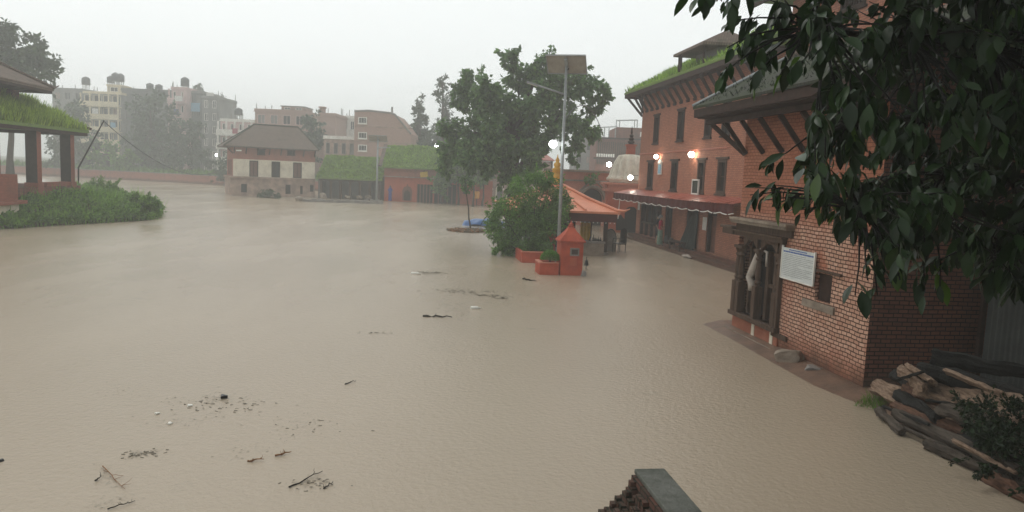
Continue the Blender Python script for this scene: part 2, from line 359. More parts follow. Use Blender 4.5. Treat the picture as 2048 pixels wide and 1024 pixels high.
# ------------------------------------------------------------------ building helpers
def hip(mb,x0,x1,y0,y1,z,h,inset,t=.18,mi=0,mi_u=0):
    ym=(y0+y1)/2; ia,ib=inset if isinstance(inset,tuple) else (inset,inset)
    v=[(x0,y0,z-t),(x1,y0,z-t),(x1,y1,z-t),(x0,y1,z-t),(x0,y0,z),(x1,y0,z),(x1,y1,z),(x0,y1,z),(x0+ia,ym,z+h),(x1-ib,ym,z+h)]
    mb.add(v,[(3,2,1,0),(0,1,5,4),(1,2,6,5),(2,3,7,6),(3,0,4,7)],mi_u)
    mb.add(v,[(4,5,9,8),(5,6,9),(6,7,8,9),(7,4,8)],mi)
    return [Vector(p) for p in v]
def window(par,x0,x1,z0,z1,y=0,name='window',fm='wood',pm='dark',fw=.09,lint=.12,sill=.12,proud=.04,rec=.16,mull=(1,1),M_=None,panename='pane',lintmat=None):
    f=MB(M_); a=y-proud; b=y+rec-.03
    f.box(x0,x0+fw,a,b,z0,z1); f.box(x1-fw,x1,a,b,z0,z1); f.box(x0+fw,x1-fw,a,b,z1-fw,z1); f.box(x0+fw,x1-fw,a,b,z0,z0+fw)
    if lint: f.box(x0-lint,x1+lint,a-.02,y+.02,z1+.003,z1+.11)
    if sill: f.box(x0-sill*.7,x1+sill*.7,a-.05,y+.02,z0-.09,z0-.003)
    for i in range(1,mull[0]):
        x=x0+(x1-x0)*i/mull[0]; f.box(x-.025,x+.025,y+.05,b,z0+fw,z1-fw)
    for i in range(1,mull[1]):
        z=z0+(z1-z0)*i/mull[1]; f.box(x0+fw,x1-fw,y+.06,b-.01,z-.025,z+.025)
    o=f.build(name,M[fm],par)
    p=MB(M_); p.box(x0+.01,x1-.01,y+rec,y+rec+.03,z0+.01,z1-.01); p.build(panename,M[pm],o)
    return o
# ------------------------------------------------------------------ setting
def sheet(name,poly,z,mat,hole=None):
    mb=MB(); mb.add([(x,y,z) for x,y in poly],[tuple(range(len(poly)))]); return struct(mb.build(name,mat))
sheet('ground',[(-600,-600),(600,-600),(600,600),(-600,600)],-1.3,M['mud'])
# flood water
m,nt,p,o=nodes('muddy flood water'); M['water']=m
co=N(nt,'ShaderNodeTexCoord').outputs['Object']
big=ramp(nt,noisef(nt,.05,5,co),.3,.7); med=ramp(nt,noisef(nt,.45,6,co,rough=.7),.58,.72)
mpn=N(nt,'ShaderNodeMapping'); mpn.inputs['Scale'].default_value=(.35,1.1,1); L(nt,co,mpn.inputs[0])
nst=noisef(nt,.8,8,mpn.outputs[0],rough=.75); nst.node.inputs['Distortion'].default_value=2.2; streak=ramp(nt,nst,.5,.7)
mm=N(nt,'ShaderNodeMath',operation='MULTIPLY'); L(nt,med,mm.inputs[0]); L(nt,streak,mm.inputs[1])
col=mixn(nt,big,(.37,.303,.224),(.325,.266,.194)); mm2=N(nt,'ShaderNodeMath',operation='MULTIPLY'); L(nt,mm.outputs[0],mm2.inputs[0]); mm2.inputs[1].default_value=.85
col=mixn(nt,mm2.outputs[0],col,(.22,.20,.155))
L(nt,col,p.inputs['Base Color'])
mp2=N(nt,'ShaderNodeMapping'); mp2.inputs['Scale'].default_value=(.5,.16,1); mp2.inputs['Rotation'].default_value=(0,0,.5); L(nt,co,mp2.inputs[0])
rr_=ramp(nt,noisef(nt,.5,7,mp2.outputs[0],rough=.65),.38,.66); rm=N(nt,'ShaderNodeMapRange'); L(nt,rr_,rm.inputs[0]); rm.inputs[3].default_value=.15; rm.inputs[4].default_value=.27; L(nt,rm.outputs[0],p.inputs['Roughness']); p.inputs['IOR'].default_value=1.33
rip=N(nt,'ShaderNodeTexVoronoi'); rip.feature='SMOOTH_F1'; rip.inputs['Scale'].default_value=16; L(nt,co,rip.inputs['Vector'])
n1=noisef(nt,9,5,co,rough=.7); n2=noisef(nt,40,3,co)
ad=N(nt,'ShaderNodeMath',operation='ADD'); L(nt,n1,ad.inputs[0]); L(nt,n2,ad.inputs[1])
ad2=N(nt,'ShaderNodeMath',operation='ADD'); L(nt,ad.outputs[0],ad2.inputs[0]); L(nt,rip.outputs['Distance'],ad2.inputs[1])
b=N(nt,'ShaderNodeBump'); b.inputs['Strength'].default_value=.42; b.inputs['Distance'].default_value=.018; L(nt,ad2.outputs[0],b.inputs['Height']); L(nt,b.outputs[0],p.inputs['Normal'])
sheet('water',[(-590,-590),(590,-590),(590,590),(-590,590)],0,M['water'])
# far bank
edge=[(-230,172),(-130,141),(-79,127.3),(-46.3,117.9),(-24,108),(30,104),(70,96),(160,70)]
bm_=MB(); bm_.slab([(x,y) for x,y in edge]+[(400,70),(400,580),(-500,580),(-500,172)],-1.2,1.25); struct(bm_.build('river_bank',M['earth']))
gb=MB(); tr=[]
for a,b in zip(edge[1:4],edge[2:5]): tr+=quadtris((*a,1.25),(*b,1.25),(b[0],b[1]+14,1.25),(a[0],a[1]+14,1.25))
blades(gb,tr,5200,1.0,.5,lean=.6); g_=gb.build('bank_grass',LF_weed); stuff(g_); tag(g_,'rough green grass growing along the top of the far river bank','grass')
# embankment wall
wl=thing('embankment_wall','long low red brick embankment wall curving along the far water edge','wall',(-79,127,0))
w_=MB(Matrix.Translation((79,-127,0)))
for a,b in zip(edge[1:4],edge[2:5]):
    A=Vector((*a,0));B=Vector((*b,0)); w_.bar(A+V(0,-.15,.1),B+V(0,-.15,.1),.34,2.5)
w_.build('brickwork',M['brick_far'],wl)
w_=MB(Matrix.Translation((79,-127,0)))
for a,b in zip(edge[1:4],edge[2:5]): w_.bar(V(*a,1.41)+V(0,-.15,0),V(*b,1.41)+V(0,-.15,0),.5,.1)
w_.build('coping',M['concrete'],wl)

# ------------------------------------------------------------------ near brick house (right)
NO=V(5.58,18.32,0); NR=-82.0; NM=RZ(NR,NO)
def onplane(px,py,origin,rot,off=0):
    X=V(math.cos(R(rot)),math.sin(R(rot)),0);Y=V(-X.y,X.x,0);o=V(*origin)+Y*off
    d=ray(px,py);t=(o-CAM).dot(Y)/d.dot(Y);p=CAM+d*t;return (p-o).dot(X),p.z
nh=thing('brick_house','weathered two storey brick house with carved wooden bay at right of the water','house',NO,NR)
w=MB(); w.wall(-.06,5.42,-.6,5.5,[(0,2.24,.5,2.36),(3.6,4.17,1.37,1.93)],.35); w.build('front_wall',M['brick_near'],nh)
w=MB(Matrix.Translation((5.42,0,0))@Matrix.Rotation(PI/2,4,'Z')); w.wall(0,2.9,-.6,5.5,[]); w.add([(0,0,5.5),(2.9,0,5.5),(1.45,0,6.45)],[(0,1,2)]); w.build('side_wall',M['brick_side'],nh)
w=MB(); w.add([(-.06,0,-.6),(-.06,2.9,-.6),(-.06,2.9,5.5),(-.06,1.45,6.45),(-.06,0,5.5)],[(0,4,3,2,1)]); w.add([(-.06,2.9,-.6),(5.42,2.9,-.6),(5.42,2.9,5.5),(-.06,2.9,5.5)],[(3,2,1,0)]); w.add([(-.06,0,5.49),(5.42,0,5.49),(5.42,2.9,5.49),(-.06,2.9,5.49)],[(0,1,2,3)])
w.build('rear_wall',M['brick_side'],nh)
# roof
w=MB(); yr=1.45; k=.56; e0=-1.0; e1=3.9; zt=5.5
for (ya,za,yb,zb) in ((e0,zt,yr,zt+(yr-e0)*k),(e1,zt,yr,zt+(yr-e0)*k)):
    w.add([(-1.1,ya,za),(6.5,ya,za),(6.5,yb,zb),(-1.1,yb,zb),(-1.1,ya,za-.07),(6.5,ya,za-.07),(6.5,yb,zb-.16),(-1.1,yb,zb-.16)],[(0,1,2,3),(7,6,5,4),(0,4,5,1),(1,5,6,2),(3,7,4,0)] if ya<yb else [(3,2,1,0),(4,5,6,7),(1,5,4,0),(2,6,5,1),(0,4,7,3)])
rf=w.build('roof',M['roof_moss'],nh)
w=MB(); w.tube([(-1.13,e0,zt+.03),(-1.13,yr,zt+.03+(yr-e0)*k)],.04,6); w.build('verge_strip',M['galv'],rf)
w=MB(); w.tube([(-1.1,yr,zt+(yr-e0)*k+.03),(6.5,yr,zt+(yr-e0)*k+.03)],.1,8); w.build('ridge_tile',M['roof_tile'],rf)
w=MB(); w.box(-1.08,6.48,e0+.03,e0+.16,zt-.27,zt-.072); w.box(-1.08,6.48,e0+.16,e0+.95,zt-.15,zt-.09); w.box(-1.0,6.4,-.66,-.54,5.06,5.18); w.box(-1.0,6.4,-.9,-.003,5.2,5.26); w.build('eave_board',M['wood_dark'],rf)
for x in (-.75,.05,.95,1.85,2.75,3.65,4.55,5.35):
    s=MB(); a=(max(x,-.02),-.02,4.33); s.bar(a,(x-.06 if x>0 else -.8,-.58,5.06),.075,.10); s.build('strut',M['wood_dark'],nh)
gm=MB(); blades(gm,quadtris((-1,e0+.1,zt+.05),(6.4,e0+.1,zt+.05),(6.4,yr,zt+1.37),(-1,yr,zt+1.37)),900,.10,.03,lean=.8,mats=(2,6,1)); stuff(gm.build('roof_moss_tufts',LF_dark,rf))
# carved bay
bay=MB(); bay.box(-.1,2.34,-.1,.3,2.36,2.46); bay.box(-.14,2.38,-.16,.3,2.46,2.5)
bay.box(-.72,-.1,-.14,.1,2.36,2.5); bay.box(-.78,-.1,-.18,.1,2.5,2.56); bay.box(-.1,2.6,-.06,.0,2.503,2.66)
bays=bay.build('bay_lintel',M['wood'],nh)
s=MB(); s.box(-.16,2.66,-.24,.02,2.74,2.80); s.box(-.12,2.62,-.2,.0,2.665,2.737)
for i in range(34): s.box(-.1+i*.08,-.055+i*.08,-.225,-.2,2.69,2.735)
s.build('cornice',M['stone'],bays)
s=MB(); s.box(-.06,2.32,-.14,.34,.40,.5); s.box(2.05,2.7,-.06,-.002,.3,.399); s.build('bay_sill',M['wood'],nh)
for x in (-.02,.18,1.06,2.02):
    s=MB(); r=.075; q=.5
    s.box(x,x+.17,-.1,.09,q,1.25)
    prof=[(r*1.1,1.25),(r*.7,1.29),(r*1.15,1.34),(r*.75,1.4),(r,1.48),(r*.85,1.75),(r*.7,1.85),(r*1.15,1.9),(r*.75,1.95),(r*1.2,2.02),(r*1.3,2.06)]
    s.lathe(prof,(x+.085,-.005,0),12); s.box(x-.03,x+.2,-.1,.09,2.06,2.12); s.build('column',M['wood'],nh)
s=MB(); s.box(2.19,2.29,-.09,.12,.5,2.36); s.box(.42,.5,.1,.2,.5,2.1); s.box(1.3,1.42,.1,.2,.5,2.1); s.box(1.62,1.7,.12,.2,.5,2.1); s.box(1.42,2.19,.12,.18,1.28,1.36); s.build('bay_frame',M['wood'],nh)
def cusp(x0,x1,z0,z1):
    pts=[(x0,z1),(x0,z0)]; 
    for i in range(1,12):
        t=i/12; z=z0+(z1-z0)*.82*math.sin(PI*t)**.7-.03*abs(math.sin(3*PI*t)); pts.append((x0+(x1-x0)*t,min(z,z1-.01)))
    return pts+[(x1,z0),(x1,z1)]
for a,b_ in ((.35,1.06),(1.23,2.02)):
    s=MB(); s.prism(cusp(a,b_,2.08,2.358),-.04,.05); s.build('arch_panel',M['wood'],nh)
s=MB(); s.box(-.04,2.3,.36,.4,.3,2.5); s.build('bay_interior',M['dark'],nh)
for a,b_,z0,z1 in ((1.08,1.22,-.03,.395),(1.98,2.11,.0,.34)):
    s=MB(); s.box(a,b_,-.045,-.031,.09,.37); s.build('plaster_patch',M['plaster'],nh)
nw=MB(); nw.box(3.56,4.5,-.05,.02,1.95,2.0); nwo=nw.build('niche_lintel',M['wood'],nh)
nw=MB(); nw.box(3.2,4.35,-.04,.0,1.19,1.34); nw.build('niche_sill',M['stone'],nh)
nw=MB(); nw.box(3.61,4.16,.07,.15,1.38,1.92); nw.build('niche_shutter',M['wood_dark'],nwo)
pl=MB(); pl.box(-.5,5.42,-.2,-.003,-.6,.07); pl.build('plinth',M['mud'],nh)
pl=MB(); pl.box(.0,2.3,-.03,.0,.08,.397); pl.build('bay_apron',plain('faded red bay plaster',(.34,.135,.085),(.25,.09,.055),2.2,.85,.4,16),nh)
pl=MB(); pl.box(-.1,2.4,-.235,-.203,-.1,.075); pl.build('threshold_edge',M['stone'],nh)
# pavement ledge / mud bank beside it
sh=[(1405,648),(1455,674),(1508,704),(1568,738),(1628,771),(1690,797),(1750,818),(1800,850),(1880,900),(1960,945),(2060,1005),(2160,1120)]
P_=[G(*q) for q in sh]
bk=MB(); n=len(P_)
inn=[V(p.x+ (.5 if i<6 else 1.0),p.y+.15,.10 if i<6 else .2) for i,p in enumerate(P_)]
outr=[V(p.x+9,p.y+.6,.3) for p in P_]
low=[V(p.x-.5,p.y-.1,-.25) for p in P_]
bk.add(low+P_+inn+outr,[(r*n+i,r*n+i+1,(r+1)*n+i+1,(r+1)*n+i) for r in range(3) for i in range(n-1)][::1]); ob=bk.build('mud_bank',M['mud']); struct(ob)
# things on the near house
s=MB(); t=thing('sign_board','white rectangular notice banner with a blue title line on the near brick wall','sign',NM@V(2.3,-.06,1.66),NR)
def slant(x,z): return (x*1.30-.06*z, z*.66-.0*x)
sb=MB(); sb.box(.02,1.32,-.015,.0,.0,.64); sb.build('banner',M['signwhite'],t)
fr=MB(); fr.box(0,.03,-.03,.005,-.02,.68); fr.box(1.31,1.34,-.03,.005,-.02,.66); fr.box(.03,1.31,-.028,.005,-.03,0.0); fr.build('sign_frame',M['white'],t)
ti=MB(); r2=random.Random(3)
x=.07
while x<1.24:
    l=r2.uniform(.05,.14); ti.box(x,min(x+l,1.27),-.019,-.0152,.545,.575); x+=l+.012
x=.3
while x<1.0:
    l=r2.uniform(.03,.08); ti.box(x,x+l,-.019,-.0152,.595,.618); x+=l+.015
ti.build('title_lettering',M['inkblue'],t)
ti=MB()
for i in range(13):
    z=.5-i*.037; x=.07 if i%4 else .1; end=1.27 if i%3 else r2.uniform(.6,1.1)
    while x<end:
        l=r2.uniform(.02,.075); ti.box(x,min(x+l,end),-.018,-.0152,z,z+r2.uniform(.009,.014)); x+=l+r2.uniform(.008,.018)
ti.build('body_lettering',M['ink'],t)
# hanging cloth
cl=thing('hanging_cloth','grubby white cloth tied and hanging beside the carved bay column','cloth',NM@V(.78,.0,1.0),NR)
c_=MB(); pts=[(.28,.0,1.12),(.22,-.01,.85),(.1,-.02,.6),(-.02,-.03,.42),(.1,-.02,.3),(.07,0,.12)]
c_.tube(bend(pts[0],pts[1],2)[:-1]+[V(*q) for q in pts[1:]],[.03,.06,.09,.1,.085,.09,.07],9); o_=c_.build('folded_cloth',M['cloth_white'],cl,True)
c_=MB(); c_.tube([(.28,.05,1.12),(.6,.05,1.08),(.62,.05,.75)],.03,6); c_.build('tied_end',M['cloth_white'],cl,True)
def rock(name,label,loc,sx,sy,sz,seed,mat='stone'):
    r=random.Random(seed); b=bmesh.new(); bmesh.ops.create_icosphere(b,subdivisions=3,radius=1)
    for v in b.verts:
        q=v.co.copy(); k=1+.35*noise.noise(q*1.3+V(seed,0,0))
        q=V(*[max(-.72,min(.72,c)) for c in q])*k; v.co=V(q.x*sx*1.3,q.y*sy*1.3,q.z*sz*1.3+sz*.5)
    me=bpy.data.meshes.new(name); b.to_mesh(me); b.free(); me.materials.append(M[mat]); o=bpy.data.objects.new(name,me); C.objects.link(o); o.location=loc; o.rotation_euler=(.1,.1,R(seed*37)); return tag(o,label,'rock')
rock('stone_block','pale grey stone block lying at the foot of the near brick wall',NM@V(3.35,-.28,.05),.26,.17,.15,4)
rock('stone_block','small dark stone lying beside the larger pale block',NM@V(4.1,-.2,.05),.14,.1,.06,9,'concrete')
# corrugated sheets
sf=thing('corrugated_fence','grey corrugated steel fence standing behind the log pile','fence',NM@V(5.75,2.0,0),NR+90)
q=MB(); n=96; xs=[i*3.4/n for i in range(n+1)]
q.add([(x,.035*math.sin(x*2*PI/.11)*.5,z) for z in (-.1,2.7) for x in xs],[(i,i+1,n+2+i,n+1+i) for i in range(n)]); q.build('steel_sheet',M['sheet'],sf,True)
for x in (.0,1.7,3.35):
    q=MB(); q.box(x-.04,x+.04,.06,.14,-.1,2.75); q.build('post',M['wood_dark'],sf)
for z in (.7,2.0):
    q=MB(); q.box(0,3.4,.03,.06,z,z+.06); q.build('rail',M['wood_dark'],sf)
# logs
LG=[('log','thick black wet log along the back of the wood pile',(1862,716),.98,(2075,748),.98,.12,'bark_dark'),
('log','long black log lying across the top of the pile under the fence',(1838,738),.80,(2070,800),.85,.13,'bark_dark'),
('split_log','upright pale plank end at the left top of the wood pile',(1818,732),.85,(1868,766),.8,.07,'wood_split'),
('split_log','short pale split log beside the plank end',(1800,742),.70,(1850,778),.66,.08,'wood_split'),
('split_log','broad pale split trunk across the middle of the pile',(1862,752),.66,(2075,842),.7,.20,'wood_split'),
('split_log','narrow weathered split log under the broad trunk',(1830,782),.52,(1975,832),.5,.09,'wood_split'),
('log','reddish log with stripped bark in the middle of the pile',(1806,778),.45,(1985,846),.42,.10,'wood_rust'),
('split_log','long pale log reaching furthest left in the pile',(1748,772),.26,(1965,872),.3,.12,'wood_split'),
('log','dark short log tucked behind the pale left end',(1788,750),.5,(1850,790),.48,.09,'bark_dark'),
('log','reddish brown log in the lower half of the pile',(1785,812),.26,(1935,868),.28,.09,'wood_rust'),
('log','grey log low in the pile near the water',(1790,824),.2,(2045,948),.2,.10,'wood_grey'),
('log','black log between the grey logs low in the pile',(1800,812),.13,(2040,925),.3,.10,'bark_dark'),
('log','forked grey stub at the lower left end of the pile',(1758,822),.10,(1806,866),.06,.07,'wood_grey'),
('log','long grey log lying along the water edge',(1850,888),.07,(2060,980),.07,.07,'wood_grey'),
('branch','thin pale branch lying on the lower logs',(1905,880),.28,(2035,948),.24,.03,'wood_split'),
('log','dark log at the far right behind the dark shrub',(1985,800),.45,(2150,890),.5,.13,'bark_dark'),
('log','short black log poking out between the pale logs on the left',(1795,790),.34,(1880,838),.36,.10,'bark_dark'),
('split_log','weathered grey split log in front of the broad trunk',(1880,815),.5,(2050,880),.5,.11,'wood_grey'),
('split_log','thin pale split batten lying on top of the broad trunk',(1890,742),.92,(2010,790),.9,.05,'wood_split'),
('log','dark log under the long pale log near the water',(1800,800),.12,(1930,862),.16,.11,'wood_rust'),
('branch','thin dark branch poking up left of the pale plank ends',(1792,760),.6,(1850,742),.95,.025,'bark_dark'),
('branch','thin crooked branch lying over the reddish log',(1850,800),.55,(1935,812),.6,.022,'bark_dark'),
('branch','thin branch sticking out over the water from the grey logs',(1765,812),.2,(1860,850),.3,.025,'bark_dark'),
('branch','thin grey branch lying parallel to the water edge',(1800,852),.1,(1930,912),.12,.03,'wood_grey'),
('log','brown sodden log at the bottom right water edge',(1965,950),.05,(2140,1040),.08,.09,'wood_rust')]
for i,(nm,lb,a,za,b_,zb,r_,mt) in enumerate(LG):
    rr=random.Random(i+50); A=G(*a,za);B=G(*b_,zb); mid=(A+B)/2
    q=MB(Matrix.Translation(-mid)); pts=bend(A,B,9,0,r_*.22,rr)
    rs=[r_*(.85+.3*rr.random())*(1.05-.02*j) for j in range(10)]
    ns=18; o0=len(q.v); q.tube(pts,rs,ns); sl=nm=='split_log'; sd=V(i*7.3,i*3.1,0)
    for j in range(10):
        c=pts[j]
        for k_ in range(ns):
            w_=q.v[o0+j*ns+k_]-(c-mid); a_=2*PI*k_/ns
            f=1+.30*noise.noise(V(math.cos(a_)*1.9,math.sin(a_)*1.9,j*.22)+sd)+.16*noise.noise(V(math.cos(a_)*5,math.sin(a_)*5,j*.5)+sd)
            if sl: f*=min(1.15,.62/max(.35,abs(math.cos(a_+i))))       # cleft faces
            q.v[o0+j*ns+k_]=c-mid+w_*f+((pts[1]-pts[0]) if j==0 else (pts[-2]-pts[-1]) if j==9 else V(0,0,0))*(.35*rr.random() if j in(0,9) else 0)
    if 'forked' in lb: q.tube(bend(pts[4],pts[4]+V(.25,-.25,.12),3,0,.01,rr),[.05,.045,.04,.03],7)
    bl=[V(*v) for v in q.v]
    q.v=[v+rv(rr)*r_*.05 for v in q.v]
    o_=q.build(nm,[M[mt]],None,False); o_.location=mid; tag(o_,lb,'log')
# shrubs by the logs
def shrub(name,label,base,clumps,n,size,mats,r=rnd,droop=.2,group=None,wr=.5):
    base=Vector(base); t=thing(name,label,'shrub',base,0,group)
    st=MB()
    for c in clumps: st.tube(bend((0,0,-.1),Vector(c[0])-base,4,0,.04,r),[.03,.024,.018,.012,.006],5)
    st.build('stem',M['bark'],t)
    crown([(Vector(c[0])-base,*c[1:]) for c in clumps],n,size,droop,r,wr=wr).build('foliage',mats,t); return t
b0=G(2040,965,.1); shrub('dark_shrub','dark leafy shrub growing over the right end of the log pile',b0,[(b0+V(-.25,.15,.35),.4),(b0+V(.2,.5,.55),.5),(b0+V(.1,-.5,.3),.45),(b0+V(.6,.0,.5),.55),(b0+V(-.1,.7,.5),.36),(b0+V(.5,-.7,.3),.45)],7500,.07,LF_dark)
b0=G(1748,812,.03); gm=MB(); blades(gm,quadtris(*(tuple(G(*q,.03)) for q in ((1705,812),(1765,822),(1790,800),(1740,790)))),420,.13,.012,lean=1.0); o_=gm.build('grass_tuft',LF_weed); stuff(o_); tag(o_,'green tuft of grass at the left end of the log pile','grass')
# broken wall in the foreground
Z0=.86; a=G(1296,938,Z0); b_=G(1428,1100,Z0); d_=(b_-a); ang=math.degrees(math.atan2(d_.y,d_.x)); ln=d_.length+1.5
bw=thing('brick_wall','broken brick wall stub with grey cement coping at the bottom of the photo','wall',V(a.x,a.y,0),ang)
q=MB(); q.box(0,ln,-.16,.16,-.5,Z0-.055); q.build('brickwork',M['brick_dark'],bw)
q=MB(); q.box(-.02,ln,-.13,.17,Z0-.05,Z0)
o_=q.build('coping',M['coping_old'],bw); bv=o_.modifiers.new('b','BEVEL'); bv.width=.012; bv.segments=2
q=MB(); r2=random.Random(5)
for i in range(26):          # toothed bricks stepping down to the left
    for j in range(9):
        yy=-.16-j*.05; zt_=Z0-.06-j*.062-r2.uniform(0,.06); 
        if i<20: q.box(i*.075+r2.uniform(0,.008),i*.075+.066,yy-.055,yy-r2.uniform(-.01,0),-.3,zt_-r2.uniform(0,.07),R_=Matrix.Rotation(r2.uniform(-.05,.05),3,'Y'))
q.build('toothed_bricks',M['brick_dark'],bw)
# ------------------------------------------------------------------ long three storey brick building
LO=V(7.66,46.6,0); LR=-82.5; LM=RZ(LR,LO)
def lx(px): return onplane(px,365,LO,LR)[0]
lb=thing('long_building','long three storey orange brick building with grassy roof and red awning','building',LO,LR)
ops2=[(lx(a),lx(b),5.75,7.32) for a,b in ((1301.5,1311.5),(1348,1361),(1402,1416),(1436,1452),(1490,1510),(1555,1580))]
ops1=[(lx(a),lx(b),3.13,4.68) for a,b in ((1294.5,1305.5),(1341.5,1354),(1394,1408.5),(1434,1451.5))]
ops0=[(lx(1284),lx(1327),.3,2.9),(lx(1334),lx(1349),.3,2.9),(lx(1377),lx(1401),.3,2.9),(lx(1419),lx(1439),.35,2.9)]
w=MB(); w.wall(0,26,-.6,8.75,ops2+ops1+ops0,.32); w.build('front_wall',M['brick_long'],lb)
w=MB(); w.add([(0,0,-.6),(0,6,-.6),(0,6,8.75),(0,0,8.75)],[(3,2,1,0)]); w.add([(0,6,-.6),(26,6,-.6),(26,6,8.75),(0,6,8.75)],[(3,2,1,0)]); w.add([(26,0,-.6),(26,6,-.6),(26,6,8.75),(26,0,8.75)],[(0,1,2,3)])
w.build('rear_wall',M['brick_long'],lb)
w=MB(); hv=hip(w,-1.0,18.2,-.95,6.95,8.95,2.25,3.6,.12); rf=w.build('roof',M['roof_grass'],lb)
w=MB(); w.box(-.97,18.2,-.92,-.8,8.6,8.828); w.box(-.97,-.85,-.8,6.9,8.6,8.828); w.box(-.85,18.2,-.8,-.003,8.72,8.78); w.build('eave_board',M['wood_dark'],rf)
gm=MB(); blades(gm,quadtris(hv[4],hv[5],hv[9],hv[8])+[(hv[4],hv[8],hv[7])],5200,.22,.09,lean=.9); stuff(gm.build('roof_grass',LF_grass,rf))
for i in range(19):
    s=MB(); x=.15+i*.98; s.bar((x,-.02,7.72),(x-.05,-.62,8.62),.1,.13); s.bar((x,-.02,7.74),(x,-.16,7.68),.13,.14); s.build('strut',M['wood_dark'],lb)
for x,y in ((-.02,.0),(-.02,.3)):
    s=MB(); s.bar((x,y,7.5),(-.8,-.75+y*2.5,8.62),.1,.12); s.build('strut',M['wood_dark'],lb)
w=MB()
for i in range(66): w.box(i*.2+.02,i*.2+.12,-.035,.0,5.14,5.2)
w.box(0,13.4,-.03,.0,5.203,5.24); w.build('dentil_band',M['terracotta'],lb)
for o in ops2: window(lb,*o,fw=.08,fm='wood_dark',pm='dark',lint=.14,sill=.1)
for i,o in enumerate(ops1): window(lb,*o,fw=.13 if i>1 else .08,fm='wood' if i>1 else 'wood_dark',pm='dark',lint=.22,sill=.12,mull=(1,2))
# upper wing rising behind the near roof
w=MB(); w.wall(18.3,26,8.0,10.4,[(21.6,23.0,9.3,9.95)],.2,y=-.06); w.add([(18.3,-.06,8),(18.3,6,8),(18.3,6,10.4),(18.3,-.06,10.4)],[(3,2,1,0)]); w.build('upper_wing_wall',M['brick_long'],lb)
window(lb,21.6,23.0,9.3,9.95,y=-.06,name='lattice_window',mull=(9,1),fm='wood_dark')
w=MB(); hv=hip(w,16.8,27,-1.1,7,10.75,2.3,3.3,.14); rf2=w.build('upper_wing_roof',M['roof_grass'],lb)
w=MB(); w.box(16.85,27,-1.07,-.95,10.38,10.6); w.build('eave_board',M['wood_dark'],rf2)
gm=MB(); blades(gm,quadtris(hv[4],hv[5],hv[9],hv[8])+[(hv[4],hv[8],hv[7])],1700,.25,.09,lean=.9); stuff(gm.build('roof_grass',LF_grass,rf2))
# dormer
dp=LM.inverted()@W(1392,125,36.6)
w=MB(Matrix.Translation((dp.x,dp.y,dp.z))); w.box(-1.1,1.6,.4,2.0,-.5,.55); dm=w.build('dormer',M['greypaint'],lb)
w=MB(Matrix.Translation((dp.x,dp.y,dp.z))); hip(w,-1.9,2.1,-.5,2.4,.62,.75,.9,.12); w.build('dormer_roof',M['roof_tile'],dm)
w=MB(Matrix.Translation((dp.x,dp.y,dp.z)))
for x,y in ((-1.7,-.3),(-1.3,-.35),(1.6,-.3)):
    w=MB(Matrix.Translation((dp.x,dp.y,dp.z))); w.box(x,x+.09,y,y+.09,-.9,.52); w.build('dormer_post',M['wood_dark'],dm)
# ground-floor joinery
for k,(a,b_,c,d) in enumerate(ops0):
    f=MB(); f.box(a,a+.12,.05,.2,c,d); f.box(b_-.12,b_,.05,.2,c,d); f.box(a+.12,b_-.12,.05,.2,2.1,2.25)
    if k==0:
        for i in range(1,4): x=a+(b_-a)*i/4; f.box(x-.06,x+.06,.06,.2,c,2.1)
        f.box(a+.12,b_-.12,.08,.16,1.0,1.1)
    dr=f.build('doorway',M['wood_dark'],lb)
    p_=MB(); p_.box(a+.01,b_-.01,.24,.3,c+.01,d-.01); p_.build('door_leaf',M['dark'] if k!=3 else M['wood_red'],dr)
    if k==0:
        p_=MB()
        for i in range(40):
            x=a+.15+(b_-a-.3)*i/39; p_.box(x-.02,x+.02,.2,.235,c+.02,1.0)
        p_.build('lattice',M['wood_red'],dr)
w=MB(); w.box(-.1,17,-.75,-.003,-.6,.14); w.box(-.1,17,-.45,-.004,.142,.28); w.build('plinth',M['brick_old'],lb)
# awning
aw=MB(); n=150; x0,x1=-1.5,16.8
def az(x): return 2.74+.05*max(0,(x-11)/5)**1.5
vs=[];
for y,dz in ((-.004,.27),(-1.15,0)):
    for i in range(n+1):
        x=x0+(x1-x0)*i/n; vs.append((x,y,az(x)+dz+.016*math.sin(x*2*PI/.3)))
aw.add(vs,[(i+n+1,i+n+2,i+1,i) for i in range(n)]); ao=aw.build('awning',M['tin_red'],lb,False)
va=MB(); n=110; vs=[]
for i in range(n+1):
    x=x0+(x1-x0)*i/n; vs.append((x,-1.13+.015*math.sin(x*9),az(x)-.02))
for i in range(n+1):
    x=x0+(x1-x0)*i/n; vs.append((x,-1.13+.03*math.sin(x*9+.5),az(x)-.36-.06*abs(math.sin(x*PI/1.3))))
va.add(vs,[(i+n+1,i+n+2,i+1,i) for i in range(n)]); va.build('valance',M['cloth_maroon'],ao)
va=MB()
for i in range(n+1): 
    if i%9<8:
        x=x0+(x1-x0)*i/n; xx=x+(x1-x0)/n; f=lambda x:(x,-1.17,az(x)-.37-.07*abs(math.sin(x*PI/1.3))); va.bar(f(x),f(xx),.02,.035)
va.build('white_trim',M['white'],ao)
va=MB()
for i in range(10): x=x0+.4+i*1.9; va.bar((x,-1.1,az(x)+.0),(x,-.02,az(x)+.23),.05,.05)
va.build('awning_bracket',M['wood_dark'],ao)
